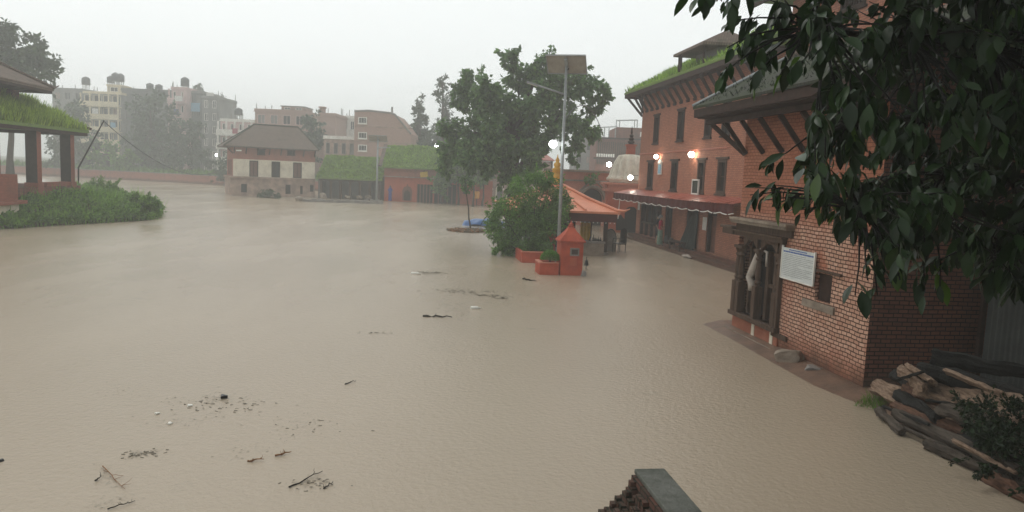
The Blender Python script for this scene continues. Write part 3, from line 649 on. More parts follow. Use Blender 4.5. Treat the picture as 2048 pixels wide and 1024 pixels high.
# things on / at the long building
def lamp(label,p,r=.11,mat='bulb_warm',arm=(0,.25,0),rot=LR,group='lit lamps',back=None):
    t=thing('wall_lamp',label,'lamp',p,rot,group)
    q=MB(); q.lathe([(r*math.sin(PI*i/12)+.002,-r*math.cos(PI*i/12)) for i in range(13)],(0,0,0),20); q.build('bulb',M[mat],t,True)
    q=MB(); q.bar((0,0,r*.9),(arm[0],arm[1],r*.9+arm[2]),.03,.03); q.lathe([(r*.45,r*.8),(r*.45,r*1.2),(.02,r*1.25)],(0,0,0),10); q.build('bracket',M['black'],t); return t
lamp('glowing warm lamp above the small framed picture on the long building',LM@V(3.95,-.25,4.95),.12)
lamp('glowing warm lamp above the third first floor window of the long building',LM@V(9.45,-.25,4.95),.15)
lamp('glowing white lamp at the far corner of the long building beside the white dome',LM@V(-.6,-.35,3.72),.16,'bulb_warm',(.6,.3,0))
t=thing('framed_picture','small framed picture hung under the lamp on the long building','picture',LM@V(4.1,-.04,3.95),LR)
q=MB(); q.box(-.3,.3,-.02,.03,0,.62); q.box(-.33,.33,-.05,.03,.62,.66); q.prism([(-.34,.66),(.34,.66),(0,.88)],-.05,.03); q.build('frame',M['white'],t)
q=MB(); q.box(-.22,-.03,-.03,-.021,.06,.56); q.box(.03,.22,-.03,-.021,.06,.56); q.build('picture_panel',M['whiteblue'],t)
t=thing('open_casement','small white framed casement standing open below the third window','window',LM@V(9.9,-.12,3.0),LR)
q=MB(); q.box(-.45,-.38,-.02,.05,0,.75); q.box(.38,.45,-.02,.05,0,.75); q.box(-.38,.38,-.02,.05,.68,.75); q.box(-.38,.38,-.02,.05,0,.07); q.build('frame',M['white'],t)
q=MB(); q.box(-.38,.38,0,.02,.07,.68); q.build('pane',M['pane'],t)
def paper(label,p,w_,h_,rot=LR,nm='paper_notice'):
    q=MB(); q.box(-w_/2,w_/2,-.012,0,0,h_); q.box(-w_/2+.03,w_/2-.03,-.016,-.0125,h_*.72,h_*.8)
    o=q.build(nm,M['paper']); o.location=p; o.rotation_euler=(0,0,R(rot)); return tag(o,label,'notice')
paper('white paper notice on the brick pier beside the rightmost door of the long building',LM@V(lx(1416),-.02,1.35),.5,.62)
paper('white paper notice on the brick pier at the far left corner of the long building',LM@V(.5,-.02,1.75),.4,.6)
q=MB(); q.box(-.05,.05,-.01,.01,-1.2,0); t=q.build('white_banner_strip',M['paper']); t.location=LM@V(-.3,-1.05,2.3); t.rotation_euler=(0,R(6),R(LR)); tag(t,'narrow white cloth strip hanging from the left end of the awning','cloth')
# covered motorbike-like heap under dark tarp in the third doorway
t=thing('hanging_tarpaulin','dark green tarpaulin hanging across the third doorway of the long building','tarpaulin',LM@V(lx(1391),-.3,.3),LR)
q=MB(); n=20; a=-1.25;b_=.85
vs=[]
for j in range(9):
    z=2.1*(1-j/8)
    for i in range(n+1):
        u=i/n; x=a+(b_-a)*u; top=.25+.9*(1-j/8)**1.3; x=b_-(b_-a)*(1-u)*(1-top*.75)
        vs.append((x,.06*math.sin(i*1.9+j*.3)-.25*(j/8)*(1-u*.5)+.2,z))
q.add(vs,[(j*(n+1)+i,(j+1)*(n+1)+i,(j+1)*(n+1)+i+1,j*(n+1)+i+1) for j in range(8) for i in range(n)]); q.build('draped_sheet',M['tarp_green'],t,True)
q=MB(); q.tube([(-.3,.1,2.1),(.95,.1,2.1)],.025,6); q.build('hanging_pole',M['wood_dark'],t)
t=thing('wooden_bench','dark low wooden bench beside the green tarpaulin under the awning','bench',LM@V(9.0,-.55,.15),LR)
q=MB(); q.box(-.8,.9,-.18,.18,.4,.46); q.build('seat',M['wood_dark'],t)
for x in (-.7,.75):
    for y in (-.13,.1):
        q=MB(); q.box(x,x+.06,y,y+.06,0,.4); q.build('leg',M['wood_dark'],t)
o_=MB(); o_.tube(bend((-.5,0,0),(.5,.05,.02),6,.03,.03),[.05,.08,.07,.09,.06,.07,.03],7); t=o_.build('cloth_bundle',M['cloth_white'],None,True); t.location=LM@V(lx(1417),-.85,.06); t.rotation_euler=(0,0,R(LR)); tag(t,'flattened white sack lying at the water edge below the door pier','sack')
for q_,lab,r_ in (((6.9),'dark round pot on the plinth right of the woman in the green skirt',.2),(7.5,'dark bucket on the plinth under the brick pier',.16)):
    q=MB(); q.lathe([(r_*.6,0),(r_,r_*.7),(r_*.95,r_*1.5),(r_*.6,r_*1.9),(r_*.7,r_*2.1)],(0,0,0),12); o=q.build('pot' if r_>.18 else 'bucket',M['black'],None,True); o.location=LM@V(q_,-.3,.28); tag(o,lab,'pot')
# ------------------------------------------------------------------ people
def skinbody(name,par,J,E,mat,lv=1):
    me=bpy.data.meshes.new(name); me.from_pydata([tuple(j[:3]) for j in J],E,[])
    o=bpy.data.objects.new(name,me); C.objects.link(o); o.parent=par
    md=o.modifiers.new('skin','SKIN'); md.use_smooth_shade=True
    for v,j in zip(me.skin_vertices[0].data,J): v.radius=(j[3],j[4] if len(j)>4 else j[3])
    me.skin_vertices[0].data[0].use_root=True
    o.modifiers.new('sub','SUBSURF').levels=lv; o.modifiers['sub'].render_levels=lv
    me.materials.append(mat); return o
def loft(name,par,rings,mat,n=14):      # rings: (x,y,z,rx,ry)
    q=MB(); vs=[];fs=[]
    for j,(x,y,z,rx,ry) in enumerate(rings):
        for k in range(n):
            a=2*PI*k/n; f=1+.05*math.sin(a*5+j); vs.append((x+rx*math.cos(a)*f,y+ry*math.sin(a)*f,z))
    for j in range(len(rings)-1):
        for k in range(n): a=j*n+k;b=j*n+(k+1)%n; fs.append((a,b,b+n,a+n))
    fs.append(tuple(range((len(rings)-1)*n,len(rings)*n)))
    q.add(vs,fs); return q.build(name,mat,par,True)
def person(label,loc,rot,h,top,low,hair,skirt=True,arms=((-.28,-.1,.95),(.28,-.05,.95)),sleeve=.24,group=None,long_hair=False,shawl=None,step=0.0):
    k=h/1.7; t=thing('person',label,'person',loc,rot,group); t.scale=(k,k,k)
    J=[(0,0,.95,.13,.10),(0,0,1.12,.115,.09),(0,0,1.32,.14,.10),(0,0,1.43,.07,.06),(0,-.01,1.5,.05,.05),(0,-.02,1.565,.075,.085),(0,-.015,1.64,.085,.1),(0,-.01,1.70,.06,.07)]
    E=[(i,i+1) for i in range(7)]
    J.append((0,-.115,1.595,.014)); E.append((5,8))                      # nose
    for sx in (-1,1): J.append((sx*.088,.0,1.6,.014)); E.append((5,len(J)-1))   # ears
    for sx,hd in ((-1,arms[0]),(1,arms[1])):
        s=len(J); sh=V(sx*.17,0,1.38); hand=V(*hd); el=(sh+hand)/2+V(sx*.05,.07,-.02)
        J+=[(*sh,.055),(*el,.04),(*(el.lerp(hand,.88)),.028),(*(hand+V(0,-.01,-.03)),.036,.02)]; E+=[(2,s),(s,s+1),(s+1,s+2),(s+2,s+3)]
        for f in range(4):
            p0=hand+V((f-1.5)*.017,-.015,-.08); p1=p0+V(0,-.012,-.04-(.008 if f in(1,2) else 0)); b=len(J)
            J+=[(*p0,.0085),(*p1,.0075)]; E+=[(s+3,b),(b,b+1)]
        b=len(J); J+=[(*(hand+V(-sx*.03,-.03,-.045)),.0095),(*(hand+V(-sx*.033,-.045,-.075)),.008)]; E+=[(s+3,b),(b,b+1)]
    for sx in (-1,1):
        s=len(J); yy=step*sx
        J+=[(sx*.09,0,.86,.085),(sx*.095,-.01+yy*.5,.5,.055),(sx*.095,.03+yy,.1,.036),(sx*.1,-.06+yy,.035,.035,.03),(sx*.105,-.13+yy,.028,.035,.022)]; E+=[(0,s)]+[(s+i,s+i+1) for i in range(4)]
    skinbody('body',t,J,E,M['skin'])
    q=MB()
    for sx in (-1,1): q.lathe([(.002,-.009),(.009,0),(.002,.009)],(sx*.032,-.108,1.635),8)
    q.box(-.025,.025,-.113,-.104,1.548,1.555); q.build('face_detail',M['black'],t)
    loft('top_garment',t,[(0,0,.86,.165,.125),(0,0,1.0,.155,.12),(0,0,1.15,.145,.115),(0,0,1.3,.18,.125),(0,0,1.39,.19,.105),(0,0,1.44,.11,.085),(0,0,1.465,.07,.065)],top)
    for sx,hd in ((-1,arms[0]),(1,arms[1])):
        sh=V(sx*.165,0,1.385); hand=V(*hd); el=(sh+hand)/2+V(sx*.05,.07,-.02); q=MB(); q.tube([sh-V(sx*.05,0,0),sh,sh.lerp(el,.6),sh.lerp(el,.95)],[.06,.075,.066,.062],10); q.build('sleeve',top,t,True)
    if skirt: loft('skirt',t,[(0,0,.06,.2,.17),(0,0,.3,.19,.165),(0,0,.6,.185,.15),(0,0,.85,.175,.14),(0,0,1.0,.14,.11)],low)
    else:
        for sx in (-1,1): q=MB(); q.tube([(sx*.06,0,.97),(sx*.095,-.005+step*sx*.2,.75),(sx*.105,-.01+step*sx*.45,.5)],[.12,.105,.095],12); q.build('short_leg',low,t,True)
    q=MB(); q.lathe([(.002,.125),(.06,.115),(.1,.06),(.105,.0),(.095,-.04),(.08,-.06)],(0,.018,1.66),14,sy=1.08); hr=q.build('hair',hair,t,True)
    if long_hair: q=MB(); q.lathe([(.002,-.06),(.05,-.03),(.06,.02),(.04,.06),(.002,.08)],(0,.13,1.6),10); q.build('bun',hair,hr,True)
    if shawl: loft('shawl',t,[(0,.02,.75,.2,.15),(0,.02,1.1,.19,.14),(0,.02,1.35,.22,.14),(0,.02,1.5,.13,.12),(0,.03,1.6,.115,.125),(0,.02,1.74,.09,.1),(0,.02,1.79,.02,.02)],shawl)
    return t
person('grey haired woman in crimson blouse and pale green skirt under the awning',LM@V(6.55,-.6,.14),LR+165,1.58,M['cl_red'],M['cl_green'],M['hair_grey'],True,((-.25,-.12,.92),(.24,-.16,.98)),long_hair=True)
person('person in dark shirt and shorts with bare legs beside the woman in the green skirt',LM@V(5.75,-.5,.14),LR+150,1.6,M['cl_dark'],M['cl_dark'],M['hair_black'],False,((-.27,-.08,.9),(.22,-.2,1.02)),step=.05)
# ------------------------------------------------------------------ pillar shrine, planters, clipped bush
SR=8.0
def pillar_shrine(label,loc,rot,w_,h,zb=-.4,plaques=True):
    t=thing('shrine_pillar',label,'shrine',loc,rot,'red shrine pillars by the bush'); a=w_/2
    q=MB(); q.box(-a,a,0,w_,zb,h*.67); q.build('pillar_body',M['red_paint'],t)
    q=MB(); b=a*1.16
    q.box(-b,b,-b+a,b+a,h*.67+.002,h*.70)
    prof=[(b*1.0,h*.70),(b*.74,h*.78),(b*.45,h*.87),(b*.24,h*.95),(b*.2,h*.97)]
    vs=[(x*r,a+y*r,z) for r,z in prof for x,y in ((-1,-1),(1,-1),(1,1),(-1,1))]
    q.add(vs,[(j*4+i,j*4+(i+1)%4,j*4+4+(i+1)%4,j*4+4+i) for j in range(4) for i in range(4)])
    q.lathe([(b*.2,h*.965),(b*.27,h*.985),(b*.14,h*1.0),(b*.2,h*1.02),(b*.08,h*1.05),(.01,h*1.10)],(0,a,0),10); q.build('stepped_cap',M['red_paint'],t)
    if plaques:
        q=MB(); q.box(-.1*w_,.32*w_,-.03,.0,h*.40,h*.56); o=q.build('plaque',M['concrete'],t)
        q=MB(); q.box(-.03*w_,.25*w_,-.035,-.0305,h*.43,h*.53); q.build('dark_relief',M['wood_dark'],o)
        q=MB(); q.box(-.08*w_,.22*w_,-.02,.0,h*.2,h*.35); q.build('lower_plaque',M['red_plaster'],t)
    return t
p=G(1142,551); pillar_shrine('red painted shrine pillar with pointed cap and grey plaque in front of the bush',p,SR,.82,1.82)
p2=G(1106,520,0)+V(-.1,1.9,0); pillar_shrine('second red shrine pillar partly hidden behind the tall lamp pole',p2,SR,.55,1.95,plaques=False)
p3=p+RZ(SR).to_3x3()@V(-.47,.02,0)
t=thing('planter','low red painted planter joined to the left of the front shrine pillar','planter',p3,SR)
q=MB(); q.box(-.72,.0,-.02,.1,-.4,.42); q.box(-.72,-.6,.1,.9,-.4,.42); q.box(-.6,.0,.8,.9,-.4,.42); q.build('planter_wall',M['red_paint'],t)
q=MB(); q.box(-.74,.0,-.04,.12,.422,.46); q.box(-.74,-.58,.12,.92,.422,.46); q.build('planter_coping',M['terracotta'],t)
q=MB(); q.box(-.6,.0,.1,.8,-.3,.36); q.build('soil',M['mud'],t)
c=p3+RZ(SR).to_3x3()@V(-.27,.35,.36)
t=thing('clipped_bush','small bright green clipped round bush in the low red planter','shrub',c)
q=MB(); q.tube([(0,0,0),(0,0,.25)],.03,6); q.build('stem',M['bark'],t)
q=MB()
for i in range(2600):
    d=rv().normalized(); d.z=abs(d.z)*1.0-.12; pp=V(d.x*.34,d.y*.34,.22+d.z*.30)*1.0*rnd.uniform(.86,1.03); leaf(q,pp,(d+rv()*.9),rv(),.055,.03,rnd.choices((0,1,2),(5,2,4))[0])
q.build('foliage',leaf3('clipped bush leaf',(.10,.24,.03),trans=.35),t)
p4=G(1067,526); t=thing('planter','low red planter wall under the big leafy bush','planter',p4,SR)
q=MB(); q.box(-.5,.62,0,.12,-.4,.43); q.box(-.5,-.38,.12,1.9,-.4,.43); q.build('planter_wall',M['red_paint'],t)
q=MB(); q.box(-.52,.62,-.02,.14,.432,.47); q.build('planter_coping',M['terracotta'],t)
# big bush
bl=[(1010,455,38),(1040,400,36),(1068,372,28),(1082,400,34),(1100,440,34),(1060,440,45),(1020,482,34),(1060,482,42),(1095,478,30),(1000,420,20),(1045,360,18),(1120,425,16),(1112,395,16),(1128,410,12),(990,470,16),(1076,352,13),(1112,376,19),(1120,404,19),(1100,360,16),(1126,428,16),(990,440,18),(1005,500,20),(1088,420,34)]
cs=pxclumps([(x,y,r*1.12) for x,y,r in bl],33.2,.9); b0=G(1060,518); b0=V(b0.x,33.4,.0)
shrub('leafy_bush','big dark green leafy bush beside the lamp pole and red pillar',b0,[(c[0],c[1]) for c in cs],16500,.165,LF_bush,droop=.5,wr=.38)
# ------------------------------------------------------------------ solar street lamp
def solar_lamp(label,base,top,pw,pd,h,rad=.075,arm=(-1.55,-.1,.42),rot=0,boxes=True,group='solar street lamps'):
    t=thing('solar_street_lamp',label,'street lamp',base,0,group)
    tp=Vector(top)-Vector(base)
    q=MB(); q.tube([(0,0,-.5),tp*.5,tp],[rad,rad*.85,rad*.7],12); q.build('pole',M['galv'],t,True)
    Rm=Matrix.Translation(tp+V(0,0,.05))@Matrix.Rotation(R(rot),4,'Z')@Matrix.Rotation(R(-40),4,'X')
    q=MB(Rm); q.box(-pw/2,pw/2,-pd/2,pd/2,.03,.05); pa=q.build('solar_panel',M['pv_face'],t)
    q=MB(Rm); q.box(-pw/2,pw/2,-pd/2,pd/2,.014,.0298); q.build('panel_back',M['pv_back'],pa)
    q=MB(Rm); e=.03
    for x in (-pw/2-.01,-.02,pw/2-.02): q.box(x,x+e,-pd/2-.012,pd/2+.012,-.02,.0135)
    for y in (-pd/2-.01,pd/2-.02): q.box(-pw/2-.012,pw/2+.012,y,y+e,-.018,.012)
    q.box(-.06,.06,-pd*.35,pd*.35,-.09,-.021); q.build('panel_frame',M['galv'],pa)
    s=tp*.86; e_=s+V(*arm)
    q=MB(); q.tube([s,s.lerp(e_,.75)],[rad*.5,rad*.45],8); q.build('lamp_arm',M['galv'],t,True)
    q=MB(); q.bar(s.lerp(e_,.7),e_,.13,.07); hd=q.build('lamp_head',M['galv'],t)
    q=MB(); q.bar(s.lerp(e_,.73)-V(0,0,.042),s.lerp(e_,.98)-V(0,0,.042),.1,.012); q.build('lamp_glass',M['white'],hd)
    q=MB(); q.tube([tp*.97,tp*.99+V(.1,.05,.0)],.02,6); q.build('cable',M['black'],t)
    return t
pb=G(1117,505); pb=V(pb.x,30.2,0); pb=V(W(1117,495,30.2).x,30.2,0); ptop=W(1133,132,30.2)
solar_lamp('tall galvanised solar street lamp with arm rising beside the leafy bush',pb,ptop,1.58,.95,8,.075,rot=-12)
t=lamp('bright white lamp hanging on the tree side of the tall lamp pole',W(1106,288,30.0),.155,'bulb_white',(.42,.2,.05),0)
q=MB(); A=W(1131,236,30.2); q.tube(bend(A,W(1205,268,38),12,.9,0),.018,5); o=q.build('cable',M['black']); tag(o,'thin black cable arching from the lamp pole towards the brick building','cable')
# ------------------------------------------------------------------ orange roofed shrine
so=G(1185,512); SC=V(2.05,37.2,0); SRo=4
t=thing('orange_roof_shrine','small open shrine with orange pyramid roof and gilt pinnacle behind the bush','shrine',SC,SRo)
hw=2.72; ez=2.05; az_=3.25
q=MB(); 
v=[(x*hw,y*hw,ez) for x,y in ((-1,-1),(1,-1),(1,1),(-1,1))]+[(x*hw,y*hw,ez-.1) for x,y in ((-1,-1),(1,-1),(1,1),(-1,1))]+[(x*hw*.55,y*hw*.55,ez+.48) for x,y in ((-1,-1),(1,-1),(1,1),(-1,1))]+[(x*.12,y*.12,az_) for x,y in ((-1,-1),(1,-1),(1,1),(-1,1))]
q.add(v,[(i,(i+1)%4,8+(i+1)%4,8+i) for i in range(4)]+[(8+i,8+(i+1)%4,12+(i+1)%4,12+i) for i in range(4)]+[(4+i,4+(i+1)%4,(i+1)%4,i) for i in range(4)]+[(7,6,5,4),(12,13,14,15)]); rf=q.build('roof',M['tin_orange'],t)
q=MB()
for x,y in ((-1,-1),(1,-1),(1,1),(-1,1)):
    q.tube([(x*.1,y*.1,az_+.04),(x*hw*.55,y*hw*.55,ez+.53),(x*hw*.95,y*hw*.95,ez+.08),(x*hw*1.06,y*hw*1.06,ez+.08),(x*hw*1.13,y*hw*1.13,ez+.2)],[.07,.07,.08,.06,.02],7)
for u in (-.45,0,.45): q.tube([(u*hw*.9,-hw*.98,ez+.06),(u*hw*.55,-hw*.62,ez+.45)],.05,6)
q.build('roof_ridge',M['tin_orange'],rf)
q=MB(); q.lathe([(a*1.3,b) for a,b in [(.2,0),(.2,.1),(.12,.14),(.19,.3),(.2,.42),(.12,.5),(.19,.58),(.17,.66),(.22,.72),(.1,.8),(.14,.92),(.13,1.0),(.06,1.08),(.09,1.16),(.03,1.3),(.01,1.45)]],(0,0,az_-.02),16); q.build('pinnacle',M['gold'],t,True)
q=MB(); fw=hw*.95
for s_ in (-1,1):
    q.box(-fw,fw,s_*fw-.02,s_*fw+.02,ez-.48,ez-.102); q.box(s_*fw-.02,s_*fw+.02,-fw+.03,fw-.03,ez-.48,ez-.102)
q.build('valance',M['cloth_maroon'],t)
q=MB()
for i in range(26):
    x=-fw+.1+i*(2*fw-.2)/25; q.lathe([(.004,-.03),(.03,0),(.004,.03)],(x,-fw-.035,ez-.52),6)
q.build('bulb_string',M['white'],t)
for x,y in ((-.8,-.8),(.8,-.8),(.8,.8),(-.8,.8)):
    q=MB(); q.box(x*hw-.09,x*hw+.09,y*hw-.09,y*hw+.09,-.5,ez-.103); q.build('post',M['wood_dark'],t)
q=MB(); q.box(-1.0,1.0,-.4,1.2,-.5,1.4); q.build('inner_sanctum',M['wood_dark'],t)
q=MB(); q.box(-hw*.86,hw*.86,-hw*.86,hw*.86,-.5,.12); q.build('plinth',M['concrete'],t)
y_=thing('yellow_cloth','yellow cloth hanging inside the orange roofed shrine','cloth',W(1170,477,35.6),SRo)
q=MB(); vs=[]; 
for j in range(2):
    for i in range(13): vs.append((-.25+.5*i/12,.03*math.sin(i*1.7),1.02*j-.25))
q.add(vs,[(i,i+1,14+i,13+i) for i in range(12)]); q.build('cloth_sheet',M['yellow'],y_,True)
al=thing('stone_altar','pale stone altar table with small offerings in front of the orange roofed shrine','altar',so+V(.05,.1,0),SRo)
q=MB(); q.box(-.48,.48,-.0,.8,-.4,.58); q.build('altar_body',M['stone'],al)
q=MB(); q.box(-.55,.52,-.06,.86,.582,.66); q.build('altar_top',M['concrete'],al)
for i,(x,h,r_) in enumerate(((-.15,.2,.05),(.02,.28,.05),(.12,.16,.06),(.25,.22,.04),(.36,.18,.05),(.2,.12,.07))):
    q=MB(); q.lathe([(r_,0),(r_*1.1,h*.3),(r_*.6,h*.6),(r_*.35,h*.8),(r_*.4,h)],(0,0,0),9); o=q.build('offering_vessel',M['black'],None,True); o.location=al.location+RZ(SRo).to_3x3()@V(x,.3+.07*(i%3),.66); o['group']='dark vessels on the stone altar'; tag(o,'small dark offering vessel on the pale stone altar','vessel')
# black chair and stone stele
ch=thing('metal_chair','black high backed chair standing in the water beside the altar','chair',G(1238,505),-62)
q=MB(); q.box(-.25,.25,-.25,.22,.42,.47); q.build('seat',M['black'],ch)
q=MB(); n=9; vs=[(-.24+.48*i/8,.22+.05*math.sin(PI*i/8),z+(.1*math.sin(PI*i/8) if z>1 else 0)) for z in (.47,1.12) for i in range(n)]; q.add(vs,[(i,i+1,n+1+i,n+i) for i in range(n-1)]); q.tube([(vs[i+n][0],vs[i+n][1],vs[i+n][2]) for i in range(n)],.02,6)
for x in (-.24,.24): q.tube([(x,.22,.45),(x,.22,1.12)],.02,6)
q.build('backrest',M['black'],ch)
for x in (-.23,.23):
    for y in (-.23,.2): q=MB(); q.tube([(x,y,-.25),(x,y,.42)],.022,6); q.build('leg',M['black'],ch)
for x in (-.26,.26): q=MB(); q.tube([(x,.2,.68),(x,-.2,.68),(x,-.22,.45)],.02,6); q.build('armrest',M['black'],ch)
st=thing('stone_stele','grey arched stone slab with dark rim standing in water beside the black chair','stele',G(1219,502),20)
pts=[(-.27,-.4),(-.3,.5)]+[(.3*math.cos(PI-PI*i/12),.62+.46*math.sin(PI*i/12)) for i in range(13)]+[(.3,.5),(.27,-.4)]
q=MB(); q.prism(pts,-.05,.05); q.build('slab',M['concrete'],st)
q=MB(); q.tube([(x,0,z) for x,z in pts],.055,7); q.build('rim',M['black'],st)
bs=thing('hanging_bell','small dark bell on a thin post at the right of the red pillar','bell',G(1172,540),0)
q=MB(); q.tube([(0,0,-.3),(0,0,.52)],.015,6); q.build('post',M['black'],bs)
q=MB(); q.lathe([(.1,.18),(.08,.24),(.055,.36),(.02,.42)],(0,0,0),10); q.build('bell_cup',M['black'],bs)
rock('stone_block','small dark stone step at the right foot of the red pillar',G(1167,552),.11,.1,.13,12,'concrete')
# ------------------------------------------------------------------ arch building and red shrine under the white dome
AO=W(1128,460,57); AO=V(AO.x,56.5,0); t=thing('arch_building','old terracotta building with stone arch and ledges left of the white dome','building',AO,2)
cx=2.0; r_=.78; zc=2.0
def archwall(q,x0,x1,z0,z1,cx,r_,zc,y=0,dep=.5,n=14):
    top=[(cx+r_*math.cos(PI-PI*i/n),zc+r_*math.sin(PI*i/n)) for i in range(n+1)]
    q.add([(x0,y,z0),(cx-r_,y,z0),(cx-r_,y,z1),(x0,y,z1)],[(0,1,2,3)]); q.add([(cx+r_,y,z0),(x1,y,z0),(x1,y,z1),(cx+r_,y,z1)],[(0,1,2,3)])
    for (a,b),(c,d) in zip(top,top[1:]): q.add([(a,y,b),(c,y,d),(c,y,z1),(a,y,z1)],[(0,1,2,3)])
    rim=[(cx-r_,z0)]+top+[(cx+r_,z0)]
    for (a,b),(c,d) in zip(rim,rim[1:]): q.add([(a,y,b),(c,y,d),(c,y+dep,d),(a,y+dep,b)],[(3,2,1,0)])
q=MB(); archwall(q,-1.6,4.3,-.5,4.0,cx,r_,zc); q.box(-1.6,4.3,.5,3,-.5,3.99); q.build('wall',M['terracotta'],t)
q=MB(); q.tube([(cx+(r_+.14)*math.cos(PI-PI*i/16),-.04,zc+(r_+.14)*math.sin(PI*i/16)) for i in range(17)],.13,6); q.tube([(cx-r_-.3,-.06,zc+.5),(cx-.35,-.06,zc+1.25),(cx+.35,-.06,zc+1.25),(cx+r_+.3,-.06,zc+.5)],.07,6); q.build('arch_moulding',M['stone'],t)
q=MB(); q.box(-1.8,4.5,-.3,3.1,4.0,4.16); q.box(-1.7,4.4,-.15,.0,3.3,3.42); q.build('ledge',M['stone'],t)
q=MB(); q.box(cx-r_,cx+r_,.44,.49,-.4,zc+r_); q.build('arch_interior',M['dark'],t)
ww=W(1180,358,55.9); shrub('weed_tuft','tuft of green weeds growing from the ledge above the stone arch',ww,[(ww+V(-.2,0,.0),.28),(ww+V(.25,-.1,.12),.34),(ww+V(.1,-.05,-.2),.25)],700,.14,LF_weed)
HO=G(1222,468); HO=V(HO.x,50.5,0); t=thing('red_shrine_hall','red plastered hall with arched doorway carrying the white dome','shrine',HO,-4)
dx=lambda px:(W(px,430,50.5).x-HO.x)
q=MB(); archwall(q,-.1,4.2,-.5,2.75,dx(1262),.44,1.35,0,.45); q.box(-.1,4.2,.46,4,-.5,2.74); q.build('wall',M['red_plaster'],t)
q=MB(); q.box(-.35,4.3,-.3,4,2.75,2.9); q.box(-.2,4.3,-.12,4,2.9,3.2); q.box(-.5,4.3,-.4,4,3.2,3.34); q.build('cornice',M['terracotta'],t)
q=MB(); q.box(dx(1262)-.43,dx(1262)+.43,.4,.44,-.4,1.75); q.build('door',M['dark'],t)
q=MB(); pts=[(-.26,.0),(-.3,.75),(-.14,.9),(0,1.1),(.14,.9),(.3,.75),(.26,0)]; q.M=Matrix.Translation((dx(1241),0,.15)); q.prism(pts,-.05,.02); q.build('niche',M['dark'],t)
dc=W(1258,358,51.8); t=thing('white_dome','weathered white bell shaped stupa dome with red neck and spire','stupa',V(dc.x,51.8,3.34),0)
q=MB(); z0=dc.z-3.34
prof=[(1.32,z0-.15),(1.36,z0+.0),(1.26,z0+.12),(1.2,z0+.25),(1.16,z0+.45),(1.05,z0+.8),(.93,z0+1.15),(.78,z0+1.45),(.68,z0+1.6),(.3,z0+1.68)]
q.lathe(prof,(0,0,0),96,lobes=14,amp=.16); q.lathe([(1.3,-.02),(1.4,.12),(1.3,.22),(1.3,z0)],(0,0,0),48); q.build('dome',M['dome'],t,True)
q=MB()
for i in range(24): a=2*PI*i/24; q.lathe([(.02,-.12),(.13,0),(.02,.14)],(1.31*math.cos(a),1.31*math.sin(a),z0+.08),8)
q.build('petal_band',M['dome'],t,True)
q=MB(); q.box(-.28,.28,-.28,.28,z0+1.66,z0+2.25); q.box(-.36,.36,-.36,.36,z0+2.25,z0+2.36); q.build('neck',M['red_plaster'],t)
q=MB(); q.lathe([(.2,z0+2.36),(.14,z0+2.46),(.24,z0+2.5),(.24,z0+2.56),(.12,z0+2.62),(.19,z0+2.72),(.19,z0+2.78),(.09,z0+2.84),(.14,z0+2.94),(.14,z0+3.0),(.05,z0+3.06),(.08,z0+3.2),(.01,z0+3.6)],(0,0,0),12); q.build('spire',M['wood_dark'],t)
# ------------------------------------------------------------------ big pipal tree
o3=lambda l:[(740+a/3.012,80+b/3.012,c/3.012) for a,b,c in l]
big=o3([(840,110,60),(880,180,70),(620,270,95),(540,330,75),(720,300,90),(900,260,95),(1040,170,95),(1150,220,90),(1240,200,70),(1300,270,85),(1375,315,60),(1360,410,62),(1050,320,110),(930,400,110),(800,420,110),(680,390,85),(1180,340,80),(1150,440,90),(1000,480,110),(860,520,115),(740,540,105),(620,560,95),(500,550,75),(440,530,45),(480,640,65),(455,710,45),(580,660,90),(700,640,85),(960,600,80),(1080,545,65),(1200,560,70),(1290,540,65),(1340,550,48),(1220,650,55),(1230,720,38),(560,380,50),(1400,290,35),(1230,480,50),(640,740,45),(700,720,55),(760,700,50),(820,690,55),(590,740,40),(900,640,70),(1000,690,40),(500,700,45),(440,780,40),(560,690,60)])
BT=W(1030,455,50)
tree('pipal_tree','large spreading green tree with many leaf masses behind the bush and lamp pole',V(BT.x,50,0),.55,pxclumps(big,50,2.6)+pxclumps([(1000,300,30),(1045,305,32),(975,330,30),(1062,335,26),(1015,345,26),(955,300,24),(1085,300,24),(940,325,20),(1035,375,22)],47.5,.8),28000,.33,LF_big,droop=.7,limbs=18,trunk_top=W(1020,235,50),wr=.62)
# young trees in a row near the red building
for px,py,h,cl in ((883,408,0,[(884,378,18),(890,345,24),(876,360,16),(896,330,20)]),(917,410,0,[(915,330,28),(905,350,26),(925,345,26),(912,310,24)]),(946,413,0,[(950,335,28),(945,310,26),(958,348,18),(935,325,22)]),(965,412,0,[(968,350,16),(975,335,18)])):
    b0=G(px,py)
    tree('young_tree',{883:'leftmost young tree with bushy crown in front of the red building',917:'second young tree from the left in front of the red building',946:'young tree with dense high crown right of the red plaster wall',965:'rightmost young tree of the row beside the pale shrine wall'}[px],b0,.13,pxclumps(cl,b0.y,.8),1800,.42,LF_big,'young trees in front of the red building',trunk_top=W(cl[0][0],cl[0][1],b0.y),limbs=3)
b0=G(942,460); tree('sapling','thin leaning dark sapling standing in flood water by the blue tarpaulin',b0,.06,pxclumps([(933,378,8),(930,358,10),(940,366,8)],b0.y,.5),220,.2,LF_big,trunk_top=W(931,365,b0.y),limbs=2)
